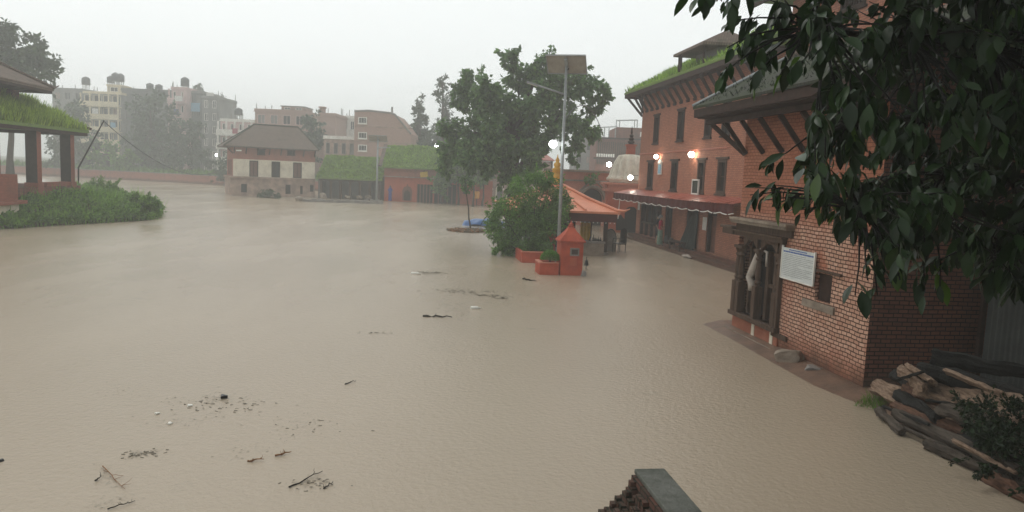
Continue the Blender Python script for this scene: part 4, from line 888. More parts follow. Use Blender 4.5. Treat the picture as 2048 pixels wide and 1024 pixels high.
# blue tarp, debris island
b0=G(962,452); t=thing('blue_tarpaulin','crumpled blue tarpaulin heap lying at the water edge left of the bush','tarpaulin',b0,0)
q=MB(); n=22; m_=10; vs=[]
for j in range(m_+1):
    for i in range(n+1):
        x=-1.3+3.0*i/n; y=-.2+1.6*j/m_; h=.55*math.sin(PI*min(1,.05+j/m_))**.7*(.55+.45*math.sin(PI*i/n))*(1 if 0<i<n else .1)
        vs.append((x,y,max(-.05,h+.14*noise.noise(V(x*2.2,y*2.2,1))-.08)))
q.add(vs,[(j*(n+1)+i,j*(n+1)+i+1,(j+1)*(n+1)+i+1,(j+1)*(n+1)+i) for j in range(m_) for i in range(n)]); q.build('tarp_sheet',M['blue'],t,True)
q=MB(); q.tube(bend(G(960,455)-b0+V(0,0,.1),W(990,425,47.5)-b0,8,.25,.02),.025,5); q.build('bent_pole',M['black'],t)
t=MB(); 
for i in range(420):
    u=rnd.random(); pp=G(898+92*u,461+rnd.uniform(-3.5,3.5)*(math.sin(PI*min(1,u*1.1+.05)))+u*3); l=rnd.uniform(.05,.25); a=rnd.uniform(0,PI)
    t.bar((pp.x-l*math.cos(a),pp.y-l*math.sin(a),rnd.uniform(0,.1)),(pp.x+l*math.cos(a),pp.y+l*math.sin(a),rnd.uniform(.02,.14)),.06,.05,rnd.randint(0,1))
o=t.build('drift_litter',[M['reed'],M['scum']]); stuff(o); tag(o,'raft of brown drift litter around the foot of the thin sapling','debris')
for (px,py,lab) in ((968,463,'white crumpled bag on the drift litter raft'),(984,466,'small white bag at the right end of the drift litter raft')):
    rock('plastic_bag',lab,G(px,py,.03),.22,.14,.06,px,'foam')
# ------------------------------------------------------------------ things afloat
def stickthing(label,a,b_,r_=.02,mat='stick',twigs=3,nm='floating_stick',seed=1):
    rr=random.Random(seed); A=G(*a,.015);B=G(*b_,.02); q=MB(); mid=(A+B)/2; pts=bend(A-mid,B-mid,7,0,r_*1.6,rr); q.tube(pts,[r_*(1.1-.1*i) for i in range(8)],6)
    for i in range(twigs): s=pts[rr.randint(1,6)]; q.tube(bend(s,s+V(rr.uniform(-.16,.16)*(B-A).length,rr.uniform(-.16,.16)*(B-A).length,rr.uniform(0,.05)),3,0,.01,rr),[r_*.5,r_*.4,r_*.3,r_*.2],5)
    o=q.build(nm,M[mat]); o.location=mid; return tag(o,label,'stick')
def clump(label,px,py,sx,sy,n,mat='scum',seed=1,nm='leaf_clump',h=.06):
    rr=random.Random(seed); q=MB(); c=G(px,py)
    for i in range(n):
        pp=V(rr.gauss(0,sx),rr.gauss(0,sy),rr.uniform(0,h*.5)); l=rr.uniform(.3,1)*c.y*.0055; a=rr.gauss(0,.5); q.bar(pp,pp+V(l*math.cos(a),l*math.sin(a),rr.uniform(-.3,.4)*h*.5),c.y*.0007,.006)
    o=q.build(nm,M[mat]); o.location=c
    if 'faint' in label or 'scattered' in label: stuff(o)
    return tag(o,label,'debris')
stickthing('long dark stick floating right of centre below the white bottle',(846,632),(904,634),.028,seed=2)
stickthing('straight dark twig floating at the bottom of the photo',(578,974),(645,942),.009,seed=3,twigs=2)
stickthing('short curved twig right of the straight dark twig',(648,976),(666,962),.008,seed=4,twigs=4)
stickthing('small dark stick floating in front of the red pillar',(1045,558),(1072,562),.03,seed=5,twigs=1)
stickthing('short twig at the bottom left of the photo',(190,961),(203,952),.009,seed=6,twigs=1)
stickthing('faint twig raft stick at the very bottom left',(215,1018),(270,1001),.007,seed=7,twigs=5)
stickthing('tiny twig floating left of centre near the right of the litter',(690,768),(712,761),.01,seed=8,twigs=1)
stickthing('rusty reed piece floating left of the matching reed',(495,921),(528,918),.011,'reed',6,'floating_reed',9)
stickthing('rusty reed piece with frayed ends floating above the straight twig',(550,911),(582,903),.011,'reed',7,'floating_reed',10)
stickthing('faded reed strand floating at lower left',(205,932),(250,978),.006,'reed',6,'floating_reed',12)
clump('dark leaf clump floating right of the long stick',980,592,.28,.08,36,seed=2)
clump('dark leaf clump at the right end of the floating litter',1003,597,.14,.08,24,seed=3)
clump('thin drift of litter floating beside the pale bottle upper middle',868,546,.3,.1,30,seed=4)
clump('faint drift of litter above the two dark leaf clumps',940,583,.7,.15,42,seed=5,h=.02)
clump('small litter speck floating at the middle',905,585,.1,.06,8,seed=6)
clump('faint litter patch left of the middle of the water',745,666,.18,.05,9,seed=7)
clump('scattered litter around the dark floating lump at lower left',440,812,.34,.16,42,seed=8,h=.02)
clump('greenish litter patch below the dark floating lump',280,908,.22,.07,30,seed=9,h=.02)
clump('litter around the straight dark twig at the bottom',630,968,.16,.1,24,seed=10,h=.03)
clump('faint litter drift at the middle of the lower water',600,855,.3,.2,15,seed=11,h=.01)
rock('floating_lump','small dark rounded lump floating at lower left',G(448,798,-.02),.065,.05,.045,3,'black')
rock('floating_lump','dark lump floating at the left edge of the photo',G(0,926,-.02),.04,.03,.03,5,'black')
def bottle(label,px,py,l,r_,rot,mat='foam'):
    q=MB(Matrix.Rotation(PI/2,4,'Y')); q.lathe([(r_*.8,-l/2),(r_,-l*.42),(r_,l*.2),(r_*.4,l*.38),(r_*.4,l*.5)],(0,0,0),10); o=q.build('floating_bottle',M[mat],None,True); o.location=G(px,py,.02); o.rotation_euler=(0,0,R(rot)); return tag(o,label,'bottle')
bottle('white bottle floating above the long dark stick',951,616,.26,.05,6); bottle('pale bottle floating in the litter at upper middle',832,547,.34,.05,-4)
for i,(px,py) in enumerate(((380,812),(315,828),(340,848))): rock('foam_scrap','white foam scrap floating '+('right','upper left','lower middle')[i]+' of three left of the dark lump',G(px,py,0),.035,.025,.015,20+i,'foam')

q=MB(); r9=random.Random(77)
for x,y,sx,sy,n_,sl in ((430,800,110,14,120,-.03),(380,840,90,20,60,-.1),(285,908,45,9,90,-.15),(620,965,50,18,90,-.1),(855,547,26,5,70,.05),(950,586,55,8,130,.15),(910,615,50,14,60,.1),(215,955,30,24,50,.6),(210,1008,60,12,70,-.25),(600,850,70,40,60,.0),(760,665,30,8,30,.05),(500,905,80,25,40,.0),(880,520,60,25,50,.25),(1050,560,25,5,30,.1),(250,780,60,20,30,.0)):
    for i in range(n_):
        u=r9.gauss(0,.5); a_=G(x+u*sx,y+u*sx*sl+r9.gauss(0,.45)*sy,.004); l=r9.uniform(.25,1)*a_.y*.0028; an=r9.gauss(.1,.7); w_=a_.y*.0005
        q.add([a_+V(-l,0,0),a_+V(0,-w_,.004),a_+V(l*math.cos(an),l*math.sin(an),0),a_+V(0,w_,.004)],[(0,1,2,3)],r9.choices((0,1),(4,1))[0])
o=q.build('floating_flecks',[plain('greenish sodden flecks',(.23,.205,.155),(.17,.155,.115),9,.6),M['scum']]); stuff(o); tag(o,'thin scatter of sodden leaf flecks drifting on the brown water','debris')
# ------------------------------------------------------------------ left pavilion (local x runs away from the camera, y away from the water)
PO=V(-25.9,37.7,0); PR=98.0; PM=RZ(PR,PO)
pv=thing('open_pavilion','old open brick pavilion with two overgrown tiled roofs at the left edge','pavilion',PO,PR)
q=MB(); hip_z=5.22
hv=hip(q,-4.5,10.5,0,9.5,hip_z,2.6,4.2,.16); rf=q.build('lower_roof',M['roof_grass'],pv)
q=MB(); q.box(-4.4,10.4,.05,.2,hip_z-.36,hip_z-.165); q.box(10.2,10.38,.2,9.4,hip_z-.36,hip_z-.165); q.build('eave_board',M['wood_dark'],rf)
q=MB(); q.tube([hv[5]+V(.1,-.1,.1),hv[5].lerp(hv[9],.12)+V(0,0,.1),hv[9]],.09,6); q.build('hip_ridge',M['roof_tile'],rf)
gm=MB(); blades(gm,quadtris(hv[4],hv[5],hv[9],hv[8]),15000,.62,.075,lean=.5); blades(gm,[(hv[5],hv[6],hv[9])],1500,.7,.11,lean=.55); stuff(gm.build('roof_grass',leaf3('tall roof grass',(.26,.36,.05),trans=.5,spec=.1,rough=.8),rf))
q=MB(); q.box(-2,6.2,2.4,7.2,5.5,6.9); q.build('upper_wall',M['wood_dark'],pv)
for x in (-1.5,1.6,3.9,5.9):
    q=MB(); q.box(x-.35,x+.35,2.05,2.38,5.4,7.2); q.build('upper_pillar',M['brick_old'],pv)
q=MB(); hu=hip(q,-4,7.5,.75,8.8,7.5,2.2,3.9,.16); ru=q.build('upper_roof',M['roof_tile'],pv)
q=MB(); q.box(-3.9,7.45,.8,.95,7.18,7.335); q.box(7.3,7.45,.95,8.7,7.18,7.335); q.build('eave_board',M['wood_dark'],ru)
q=MB(); q.tube([hu[5]+V(.25,-.2,.22),hu[5]+V(.05,-.05,.06),hu[5].lerp(hu[9],.5)+V(0,0,.06),hu[9]],[.03,.08,.09,.09],6); q.build('hip_ridge',M['roof_tile'],ru)
gm=MB(); blades(gm,[tuple(a.lerp(hu[4],.25)+V(0,0,.02) for a in t_) for t_ in quadtris(hu[4],hu[5].lerp(hu[4],.45),hu[9].lerp(hu[8],.6),hu[8])],1500,.45,.09); stuff(gm.build('roof_grass',LF_grass,ru))
M['brick_pillar']=brick('red pavilion brick',(.36,.12,.08),(.30,.10,.065),(.16,.08,.06),bw=.22,bh=.075,stainamt=.5,stain=(.1,.07,.06))
for x in (-.8,4.45,8.65):
    for y in (.25,4.5):
        q=MB(); q.box(x-.25,x+.27,y,y+.6,1.0,hip_z-.362); q.m[-6:]=[0,0,0,0,1,0]; q.box(x-.32,x+.34,y-.07,y+.67,1.0,2.0); q.build('pillar',[M['brick_pillar'],M['shade_dirt']],pv)
q=MB(); q.box(-4.3,9.6,.2,5.5,-.5,1.75); q.build('plinth',M['brick_old'],pv)
q=MB(); q.box(5.4,8.3,.3,.7,1.755,2.0); q.build('low_parapet',M['brick_pillar'],pv)
q=MB(); q.box(-4.6,-.35,-.9,.19,1.25,2.55); q.box(-4.6,.05,-1.15,.185,1.08,1.248); pb_=q.build('stair_block',M['brick_pillar'],pv)
q=MB(); q.box(-4.6,-.4,-.95,.15,-.1,1.078); q.build('plaster_base',M['plaster'],pv)
q=MB(); q.box(-4.6,.0,-1.3,.1,-.6,.18); q.build('footing',M['mud'],pv)
# grass mound
mp=[(0,459),(60,455),(160,449),(250,444),(305,440),(324,434),(320,424),(300,412),(260,400),(215,388)]
ed=[G(*p) for p in mp]
mb=MB(); cen=V(-29,45,0)
rings=[]
for f,z in ((1.03,-.5),(1,-.02),(.9,.35),(.62,.85),(.3,1.05)): rings.append([cen+(p-cen)*f+V(0,0,z) for p in ed]+[V(-34,58,z),V(-38,48,z),V(-34,36,z)])
n=len(rings[0])
mb.add([p for r_ in rings for p in r_],[(j*n+i,j*n+(i+1)%n,(j+1)*n+(i+1)%n,(j+1)*n+i) for j in range(4) for i in range(n)]+[tuple(4*n+i for i in range(n))]); struct(mb.build('grass_mound',M['earth']))
gm=MB(); tr=[]
for j in range(0,4):
    for i in range(9): tr+=[(rings[j if j else 1][i],rings[j+1 if j else 2][i] if j else rings[2][i],rings[j+1 if j else 2][i+1])] if False else quadtris(*(tuple(v) for v in (rings[max(1,j)][i],rings[max(1,j)][i+1],rings[max(2,j+1)][i+1],rings[max(2,j+1)][i])))
for _ in range(11500):
    a,b,c=rnd.choices(tr,[((b-a).cross(c-a)).length for a,b,c in tr])[0] if False else rnd.choice(tr)
    u,v=rnd.random(),rnd.random()
    if u+v>1:u,v=1-u,1-v
    p=a+(b-a)*u+(c-a)*v; k=max(0,noise.noise(p*.55)+.45); hh=rnd.uniform(0,1)**.6*(.25+.75*k)
    leaf(gm,p+V(rnd.uniform(-.2,.2),rnd.uniform(-.2,.2),hh*.6),V(rnd.uniform(-1,1),rnd.uniform(-1,1),rnd.uniform(-.2,1)),rv(),rnd.uniform(.14,.3),.11,rnd.choices((0,1,2),(5,3,2))[0])
for _ in range(2600):
    a,b,c=rnd.choice(tr); u,v=rnd.random(),rnd.random()
    if u+v>1:u,v=1-u,1-v
    p=a+(b-a)*u+(c-a)*v; s_=V(rnd.uniform(-1,1),rnd.uniform(-1,1),0).normalized()*.035; hh=rnd.uniform(.3,1.1)*(.25+1.4*max(0,noise.noise(p*.8)+.25)); gm.add([p-s_,p+s_,p+V(rnd.uniform(-.4,.4),rnd.uniform(-.4,.4),1)*hh],[(0,1,2)],2)
o=gm.build('weeds',LF_weed); stuff(o); tag(o,'dense green weeds covering the mound in front of the pavilion','weeds')
for px,py,s in ((195,385,.7),(225,392,.6),(262,408,.5),(300,420,.42),(90,398,.55)):
    w0=G(px,py,.7); 
    shrub('weed_shrub',{195:'tall weed bush right of the pavilion pillar on the mound',225:'weed bush on the back edge of the mound right of the tallest',262:'weed bush on the middle of the mound crest',300:'small weed bush at the right tip of the mound',90:'leafy weed bush in front of the pavilion between two pillars'}[px],w0,[(w0+V(0,0,s*.9),s),(w0+V(s*.7,.1,s*.5),s*.7),(w0+V(-s*.5,-.1,s*.6),s*.7)],1300,.19,LF_weed,group='weed bushes on the mound')
t=thing('bamboo_pole','dark bamboo pole leaning over the mound beside the pavilion','pole',G(157,385,.4)); q=MB(); A=W(157,335,47)-t.location; B=W(208,241,47)-t.location
q.tube([V(0,0,.2),A,B],[.06,.05,.035],7); q.build('culm',M['stick'],t)
q=MB(); q.tube(bend(W(208,243,47),W(440,341,86),16,-1.6,0),.03,4); o=q.build('sagging_wire',M['black']); tag(o,'thin dark wire sagging from the bamboo pole to the tiled house','wire')
t=rock('litter_bag','white litter bag at the water edge under the pavilion stair block',G(38,450,.1),.35,.2,.07,41,'foam')
# ------------------------------------------------------------------ tiled house in the centre left
HL=G(466,391); HLr=26
h1=thing('tiled_house','two storey brick house with grey hipped tile roof and white plaster band in the flood','house',HL,HLr)
def hx(px): return onplane(px,335,HL,HLr)[0]
def hz(px,py): return onplane(px,py,HL,HLr)[1]
xR=hx(630); zB=(hz(550,355),hz(550,321)); D=7.0
cx_=lambda c:380+c/3.938; cy_=lambda c:180+c/3.938
up=[(hx(cx_(530)),hx(cx_(590)),hz(cx_(560),cy_(508)),hz(cx_(560),cy_(470))),(hx(cx_(765)),hx(cx_(825)),hz(cx_(795),cy_(512)),hz(cx_(795),cy_(476)))]
md_=[(hx(cx_(a)),hx(cx_(b)),zB[0]+.02,zB[1]-.12) for a,b in ((468,537),(642,710),(812,880))]
lo_=[(hx(cx_(a)),hx(cx_(b)),hz(cx_(a),cy_(c)),hz(cx_(a),cy_(d))) for a,b,c,d in ((402,448,805,738),(752,792,818,745),(868,888,820,755),(945,972,800,748))]
zt=hz(560,297)
q=MB(); q.wall(0,xR,zB[1],zt,up,.2); q.add([(0,0,zB[0]),(0,D,zB[0]),(0,D,zt),(0,0,zt)],[(3,2,1,0)]); q.add([(xR,0,-.5),(xR,D,-.5),(xR,D,zt),(xR,0,zt)],[(0,1,2,3)]); q.add([(0,D,-.5),(xR,D,-.5),(xR,D,zt),(0,D,zt)],[(3,2,1,0)]); q.build('brick_wall',M['brick_far'],h1)
q=MB(); q.wall(.15,xR,zB[0],zB[1],md_,.2); q.add([(0,0,zB[0]),(.15,0,zB[0]),(.15,0,zB[1]),(0,0,zB[1])],[(0,1,2,3)]); q.build('plaster_band',M['plaster'],h1)
q=MB(); q.wall(-.25,xR,-.5,zB[0]-.2,lo_,.25,y=-.12); q.add([(-.25,-.12,-.5),(-.25,D,-.5),(-.25,D,zB[0]-.2),(-.25,-.12,zB[0]-.2)],[(3,2,1,0)]); q.build('ground_floor_wall',M['dirty_plaster'],h1)
q=MB(); q.box(-.4,xR+.05,-.3,D,zB[0]-.198,zB[0]-.003); q.build('ledge',M['dirty_plaster'],h1)
for o in up: window(h1,*o,fm='wood_dark',pm='dark',lint=.1,sill=.06,fw=.07)
for i,o in enumerate(md_): window(h1,*o,fm='wood_dark',pm='wood_red' if i!=1 else 'dark',lint=0,sill=0,fw=.09,name='door',panename='shutter',mull=(2,2) if i==1 else (2,1))
for o in lo_: window(h1,*o,y=-.12,fm='wood_dark',pm='dark',lint=0,sill=0,fw=.05)
for i in range(3):
    q=MB(); y=2.0+i*1.5; q.box(-.04,.02,y-.16,y+.16,zB[0]+.1,zB[1]-.1); q.build('slit_window',M['wood_dark'],h1)
q=MB(); hv=hip(q,-1.0,xR+.25,-.95,D+.9,zt+.05,2.6,(3.6,1.6),.14); rf=q.build('roof',M['roof_tile'],h1)
q=MB(); q.tube([hv[8],hv[9]],.12,6); 
for a,b in ((4,8),(5,9),(7,8),(6,9)): q.tube([hv[a],hv[b]],.09,6)
q.build('ridge_tile',M['roof_moss'],rf)
for i in range(8):
    q=MB(); x=.1+i*(xR-.2)/7; q.bar((x,-.02,zt-.75),(x,-.7,zt-.1),.1,.1); q.build('strut',M['wood_dark'],h1)
q=MB(); q.tube([( -.02,.2,zt-.75),(-.7,-.6,zt-.1)],.06,5); q.build('strut',M['wood_dark'],h1)
q=MB(); q.bar((.0,-.05,0),(.55,-.35,.02),.2,.14); o=q.build('flood_light',M['white']); o.location=W(474,301,80.8); tag(o,'small white flood light under the left eave of the tiled house','lamp')
b0=G(537,396); shrub('flooded_bush','green bush standing in the water in front of the tiled house',b0,[(b0+V(-.6,0,.1),.6),(b0+V(.3,0,.45),.6),(b0+V(.9,0,.1),.5)],800,.24,LF_far)
rock('stone_stub','small dark stone stub in the water at the right of the tiled house',G(598,402),.35,.3,.3,31,'stone')
b0=G(436,374); shrub('bank_bush','dark bush growing against the left corner of the tiled house',b0+V(-1,5,0),[(b0+V(-1.2,5,2.4),1.6),(b0+V(.2,5.5,3.4),1.6),(b0+V(-2.2,6,1.6),1.3)],1300,.34,LF_far)
# ------------------------------------------------------------------ green roofed shed
SO=G(632,397); SO=V(SO.x,85.5,0); sd=thing('colonnaded_shed','low open shed with grass covered roof and dark colonnade between two houses','shed',SO,0)
X=lambda px,Y=85.5:(W(px,340,Y).x-SO.x)
xr=X(768); z_e=W(690,357,84.6).z; z_r=W(690,312,88.4).z
q=MB(); q.add([(-.3,-1,z_e),(xr,-1,z_e),(xr,3.2,z_r),(-.3,3.2,z_r),(-.3,6.5,z_e+.2),(xr,6.5,z_e+.2),(-.3,-1,z_e-.14),(xr,-1,z_e-.14),(xr,3.2,z_r-.2),(-.3,3.2,z_r-.2)],[(0,1,2,3),(3,2,5,4),(0,6,7,1),(6,9,8,7)]); rf=q.build('roof',M['roof_grass'],sd)
gm=MB(); blades(gm,quadtris((-.3,-1,z_e),(xr,-1,z_e),(xr,3.2,z_r),(-.3,3.2,z_r)),8500,.2,.16,lean=1.0); stuff(gm.build('roof_grass',LF_grass,rf))
q=MB(); q.box(-.2,xr,2.2,2.5,-.5,z_e+.9); q.box(-.2,-.05,-.6,2.2,-.5,z_e); q.build('rear_wall',M['darkgrey'],sd)
for i in range(7):
    q=MB(); x=.15+i*(xr-.5)/6; q.box(x-.12,x+.12,-.75,-.5,-.5,z_e-.145); q.box(x-.22,x+.22,-.8,-.45,z_e-.4,z_e-.2); q.build('column',M['wood'] ,sd)
q=MB(); q.box(-.1,xr-.1,-.85,-.4,z_e-.3,z_e-.143); q.build('beam',M['wood_dark'],sd)
FW=G(605,403); FE=G(765,408); fw_=thing('low_wall','low broken grey wall with loose stones standing in water before the shed','wall',FW,0)
q=MB(); d_=FE-FW
for i in range(26):
    a=FW*0+d_*(i/26); b_=d_*((i+1)/26); h=rnd.uniform(.16,.36)*(1.25 if i>14 else 1); q.bar(a+V(0,0,h/2-.2),b_+V(0,0,h/2-.2),.5,h+.4)
q.build('masonry',M['concrete'],fw_)
for i,px in enumerate((645,694,718,736)):
    rock('loose_stone','loose stone on the low wall before the shed, '+('tallest and leftmost','second from the left','third from the left','rightmost')[i],G(px,401)+V(0,.2,.28 if i else .3),.32,.28,.32 if i==0 else .16,60+i,'stone')
# ------------------------------------------------------------------ red plastered building with grass roof
RO=G(768,402); RO=V(RO.x,84.4,0); rb=thing('red_building','long red plastered building with grass covered gable roof and dark shop doors','building',RO,2)
X=lambda px:(W(px,380,84.6).x-RO.x); Z=lambda px,py:W(px,py,84.4).z
xr=X(985); ze=Z(830,336); zc=Z(830,354)
ops=[(X(834),X(866),-.3,Z(850,369)),(X(868),X(913),-.3,Z(890,369))]
q=MB(); q.wall(0,xr,-.5,zc,ops,.35); q.add([(0,0,-.5),(0,7,-.5),(0,7,zc),(0,0,zc)],[(3,2,1,0)]); q.build('red_wall',M['red_plaster'],rb)
q=MB(); q.box(-.05,xr,-.06,7,zc+.003,ze); q.build('upper_band',M['brick_far'],rb)
q=MB(); q.box(-.15,xr,-.3,0,zc-.12,zc+.0); q.build('cornice',M['dirty_plaster'],rb)
zr=Z(830,297)+.35; yr=3.6
q=MB(); q.add([(-.5,-.7,ze),(xr+.3,-.7,ze),(xr+.3,yr,zr),(-.5,yr,zr),(xr+.3,8,ze),(-.5,8,ze),(-.5,-.7,ze-.14),(xr+.3,-.7,ze-.14)],[(0,1,2,3),(3,2,4,5),(0,6,7,1)]); rf=q.build('roof',M['roof_grass'],rb)
q=MB(); q.add([(-.06,-.06,ze),(-.06,7,ze),(-.06,yr,zr-.25)],[(2,1,0)]); q.build('gable_wall',M['brick_pink'],rb)
q=MB(); q.bar((-.45,-.7,ze+.05),(-.45,yr,zr+.05),.4,.14); q.build('verge',M['roof_tile'],rf)
gm=MB(); blades(gm,quadtris((-.2,-.7,ze),(xr,-.7,ze),(xr,yr,zr),(-.2,yr,zr)),9500,.22,.16,lean=1.0); stuff(gm.build('roof_grass',LF_grass,rf))
for o in ops: 
    f=MB(); n=5
    for i in range(n+1): x=o[0]+(o[1]-o[0])*i/n; f.box(x-.06,x+.06,.1,.3,o[2],o[3])
    d=f.build('shop_front',M['wood_red'],rb); f=MB(); f.box(o[0],o[1],.31,.34,o[2],o[3]); f.build('opening',M['dark'],d)
pts=[(-.5,0),(-.55,1.1),(-.35,1.5),(-.1,1.6),(0,1.85),(.1,1.6),(.35,1.5),(.55,1.1),(.5,0)]
for px,s in ((815,1.0),(931,.55)):
    f=MB(Matrix.Translation((X(px),0,Z(px,401 if s==1 else 388)))@Matrix.Scale(s,4)); f.prism(pts,-.12,.02); f.build('niche_frame',M['wood_red'],rb)
    f=MB(Matrix.Translation((X(px),0,Z(px,401 if s==1 else 388)))@Matrix.Scale(s*.68,4)); f.prism(pts,-.22,-.19); f.build('niche_grille',M['wood_dark'],rb)
t=thing('yellow_sign','small yellow sign tilted on the upper band of the red building','sign',W(848,349,84.1),2); q=MB(); q.box(-.42,.42,-.02,.02,-.3,.3,R_=Matrix.Rotation(R(-8),3,'Y')); q.build('sign_face',M['yellow'],t); q=MB(); q.box(-.03,.03,.02,.12,-.1,.5); q.build('hanger',M['wood_dark'],t)
person('person in cobalt blue sari standing against the red building wall',V(W(780,385,83.6).x,83.7,.02),5,1.68,M['cl_blue'],M['cl_blue'],M['hair_black'],True,((-.22,-.14,1.0),(.2,-.16,1.05)),shawl=M['cl_blue'])
solar_lamp('distant solar street lamp standing between the shed and the red building',W(753,403,83.4)*1.0,W(756,278,83.4),2.0,1.0,7,.13,(1.4,-.1,.1),0)
t=thing('litter_bin','small orange litter bin hung on a post right of the red building','bin',W(953,400,83),0); q=MB(); q.lathe([(.2,.0),(.3,.1),(.32,.75),(.28,.8)],(0,0,.15),12); q.build('bin_body',M['orange'],t,True); q=MB(); q.box(-.05,.05,.3,.38,-.6,1.1); q.build('post',M['black'],t)
# pale shrine wall and red roofed pavilion behind the big tree
t=thing('pale_shrine_wall','pale weathered shrine wall with arched niches behind the tree trunk','wall',V(W(966,400,88).x,88,0),0)
q=MB(); x0=0; L_=W(1080,390,88).x-W(966,390,88).x
ops=[(i*1.3+.3,i*1.3+.95,.5,2.2) for i in range(5)]
q.wall(0,L_,-.5,3.1,ops,.3); q.box(-.1,L_,-.2,0,3.1,3.3); q.build('plaster_wall',M['dirty_plaster'],t)
for o in ops: q=MB(); q.tube([(o[0]+.32+.42*math.cos(PI-PI*i/10),-.05,1.7+.5*math.sin(PI*i/10)) for i in range(11)],.1,6); q.tube([(o[0]-.1,-.05,0),(o[0]-.1,-.05,1.7)],.1,6); q.build('niche_moulding',M['plaster'],t)
q=MB(); q.box(0,L_,.29,.33,-.5,3.09); q.build('niche_back',M['darkgrey'],t)
rp=V(W(985,345,94).x,94,0); t=thing('red_roofed_pavilion','two tier pavilion with red tin roofs half hidden behind the big tree','pavilion',rp,0)
zz=lambda py:W(1000,py,94).z; hw=(W(1068,340,94).x-W(900,340,94).x)/2
q=MB(); hip(q,-hw,hw,-1,6,zz(343),.75,hw*.5,.12); hip(q,-hw*.35,hw*.35,.6,4.4,zz(318),1.0,1.0,.12); q.build('red_roof',M['tin_red'],t)
q=MB(); q.box(-hw*.85,hw*.85,.2,5,-.5,zz(344)); q.box(-hw*.28,hw*.28,1,4,zz(336),zz(320)); q.build('wall',M['dirty_plaster'],t)
for i in range(7): q=MB(); x=-hw*.9+i*hw*.3; q.box(x-.12,x+.12,-.3,-.1,-.5,zz(344)-.05); q.build('post',M['wood_dark'],t)
rp2=V(W(1085,330,92).x,92,0); t=thing('red_roofed_kiosk','small kiosk with red pyramid tin roof left of the lamp pole','kiosk',rp2,0)
q=MB(); q.box(-1,1,-1,1.05,-.5,W(1085,321,92).z-.1); q.build('wall',M['dirty_plaster'],t)
q=MB(); hip(q,-1.4,1.4,-1.4,1.4,W(1085,320,92).z,.95,1.35,.1); q.build('red_roof',M['tin_red'],t)
for x in (-1.1,1.1):
    for y in (-1.1,1.1): q=MB(); q.box(x-.1,x+.1,y-.1,y+.1,-.5,W(1085,321,92).z); q.build('post',M['wood_dark'],t)
# ------------------------------------------------------------------ distant town
def tower(name,label,pxl,pxr,pyt,Y,floors,bays,wm,zb=1.2,fh=None,balc=0,bm='cream',dep=9,rot=0,pm='dark',wf=.55,wh=.55,frame='white',parapet=.5,skip=(),mull=1):
    a=W(pxl,pyt,Y); b=W(pxr,pyt,Y); w_=b.x-a.x; top=(a.z+b.z)/2
    t=thing(name,label,'building',V(a.x,Y,zb),rot); h=top-zb-parapet; fh=h/floors; ops=[]; bw=w_/bays
    for f in range(floors):
        for i in range(bays):
            if (f,i) in skip: continue
            ops.append((i*bw+bw*(1-wf)/2,i*bw+bw*(1+wf)/2,f*fh+fh*(.95-wh)*.75,f*fh+fh*(.95-wh)*.75+fh*wh))
    q=MB(); q.wall(0,w_,-2,h,ops,.25); q.add([(0,0,-2),(0,dep,-2),(0,dep,h),(0,0,h)],[(3,2,1,0)]); q.add([(w_,0,-2),(w_,dep,-2),(w_,dep,h),(w_,0,h)],[(0,1,2,3)]); q.add([(0,dep,-2),(w_,dep,-2),(w_,dep,h),(0,dep,h)],[(3,2,1,0)]); q.build('wall',M[wm],t)
    q=MB(); q.box(-.15,w_+.15,-.15,dep,h+.003,h+.15); q.box(-.1,w_+.1,-.1,.08,h+.152,h+parapet); q.box(-.1,.1,.08,dep,h+.152,h+parapet); q.box(w_-.1,w_+.1,.08,dep,h+.152,h+parapet); q.build('roof_parapet',M[bm],t)
    rw=random.Random(len(label)*7+int(pxl))
    for o in ops: window(t,*o,fm=frame,pm=rw.choices((pm,'pane','greypaint','dirty_plaster'),(6,3,1.2,.8))[0],fw=.07,lint=0,sill=0,rec=.2,mull=(2 if mull else 1,1))
    if floors>2:
        for i in range(5):
            q=MB(); x=rw.choice((.2,w_*.33,w_*.66,w_-.2))+rw.uniform(-.1,.1); y=rw.choice((.2,dep*.5,dep-.2)); q.box(x-.05,x+.05,y-.05,y+.05,h+.152,h+rw.uniform(.9,1.7)); q.build('roof_rod',M['concrete'],t)
    if balc:
        for f in range(1,floors):
            q=MB(); q.box(-.3,w_+.1,-1.3,-.003,f*fh-.12,f*fh+.05); q.box(-.3,w_+.1,-1.35,-1.25,f*fh+.052,f*fh+.95); q.box(-.3,-.2,-1.25,-.003,f*fh+.052,f*fh+.95); q.build('balcony',M[bm],t)
        q=MB()
        for i in range(bays+1): x=i*bw*.99; q.box(x-.12,x+.12,-1.2,-.95,-1,h)
        q.build('column',M[bm],t)
    return t,a,w_,h+zb
def tank(label,px,pyb,Y,r_=.75,h=1.6):
    r_*=.78; h*=.72; p=W(px,pyb+2,Y); t=thing('water_tank',label,'water tank',p,0,'rooftop water tanks')
    q=MB(); q.lathe([(r_*.98,.3),(r_,.32),(r_,.32+h*.25),(r_*.96,.33+h*.27),(r_,.33+h*.3),(r_,.3+h*.8),(r_*.6,.3+h*.97),(r_*.3,.3+h),(r_*.28,.4+h)],(0,0,0),16); q.build('tank_body',M['tank'],t,True)
    q=MB()
    for x in (-.5,.5):
        for y in (-.5,.5): q.box(x*r_-.06,x*r_+.06,y*r_-.06,y*r_+.06,-.6,.3)
    q.box(-r_*.8,r_*.8,-r_*.8,r_*.8,.22,.297); q.build('stand',M['concrete'],t)
tower('apartment_block','dark grey apartment block left of the cream balcony block',104,166,176,158,6,3,'greypaint',frame='greypaint',bm='greypaint')
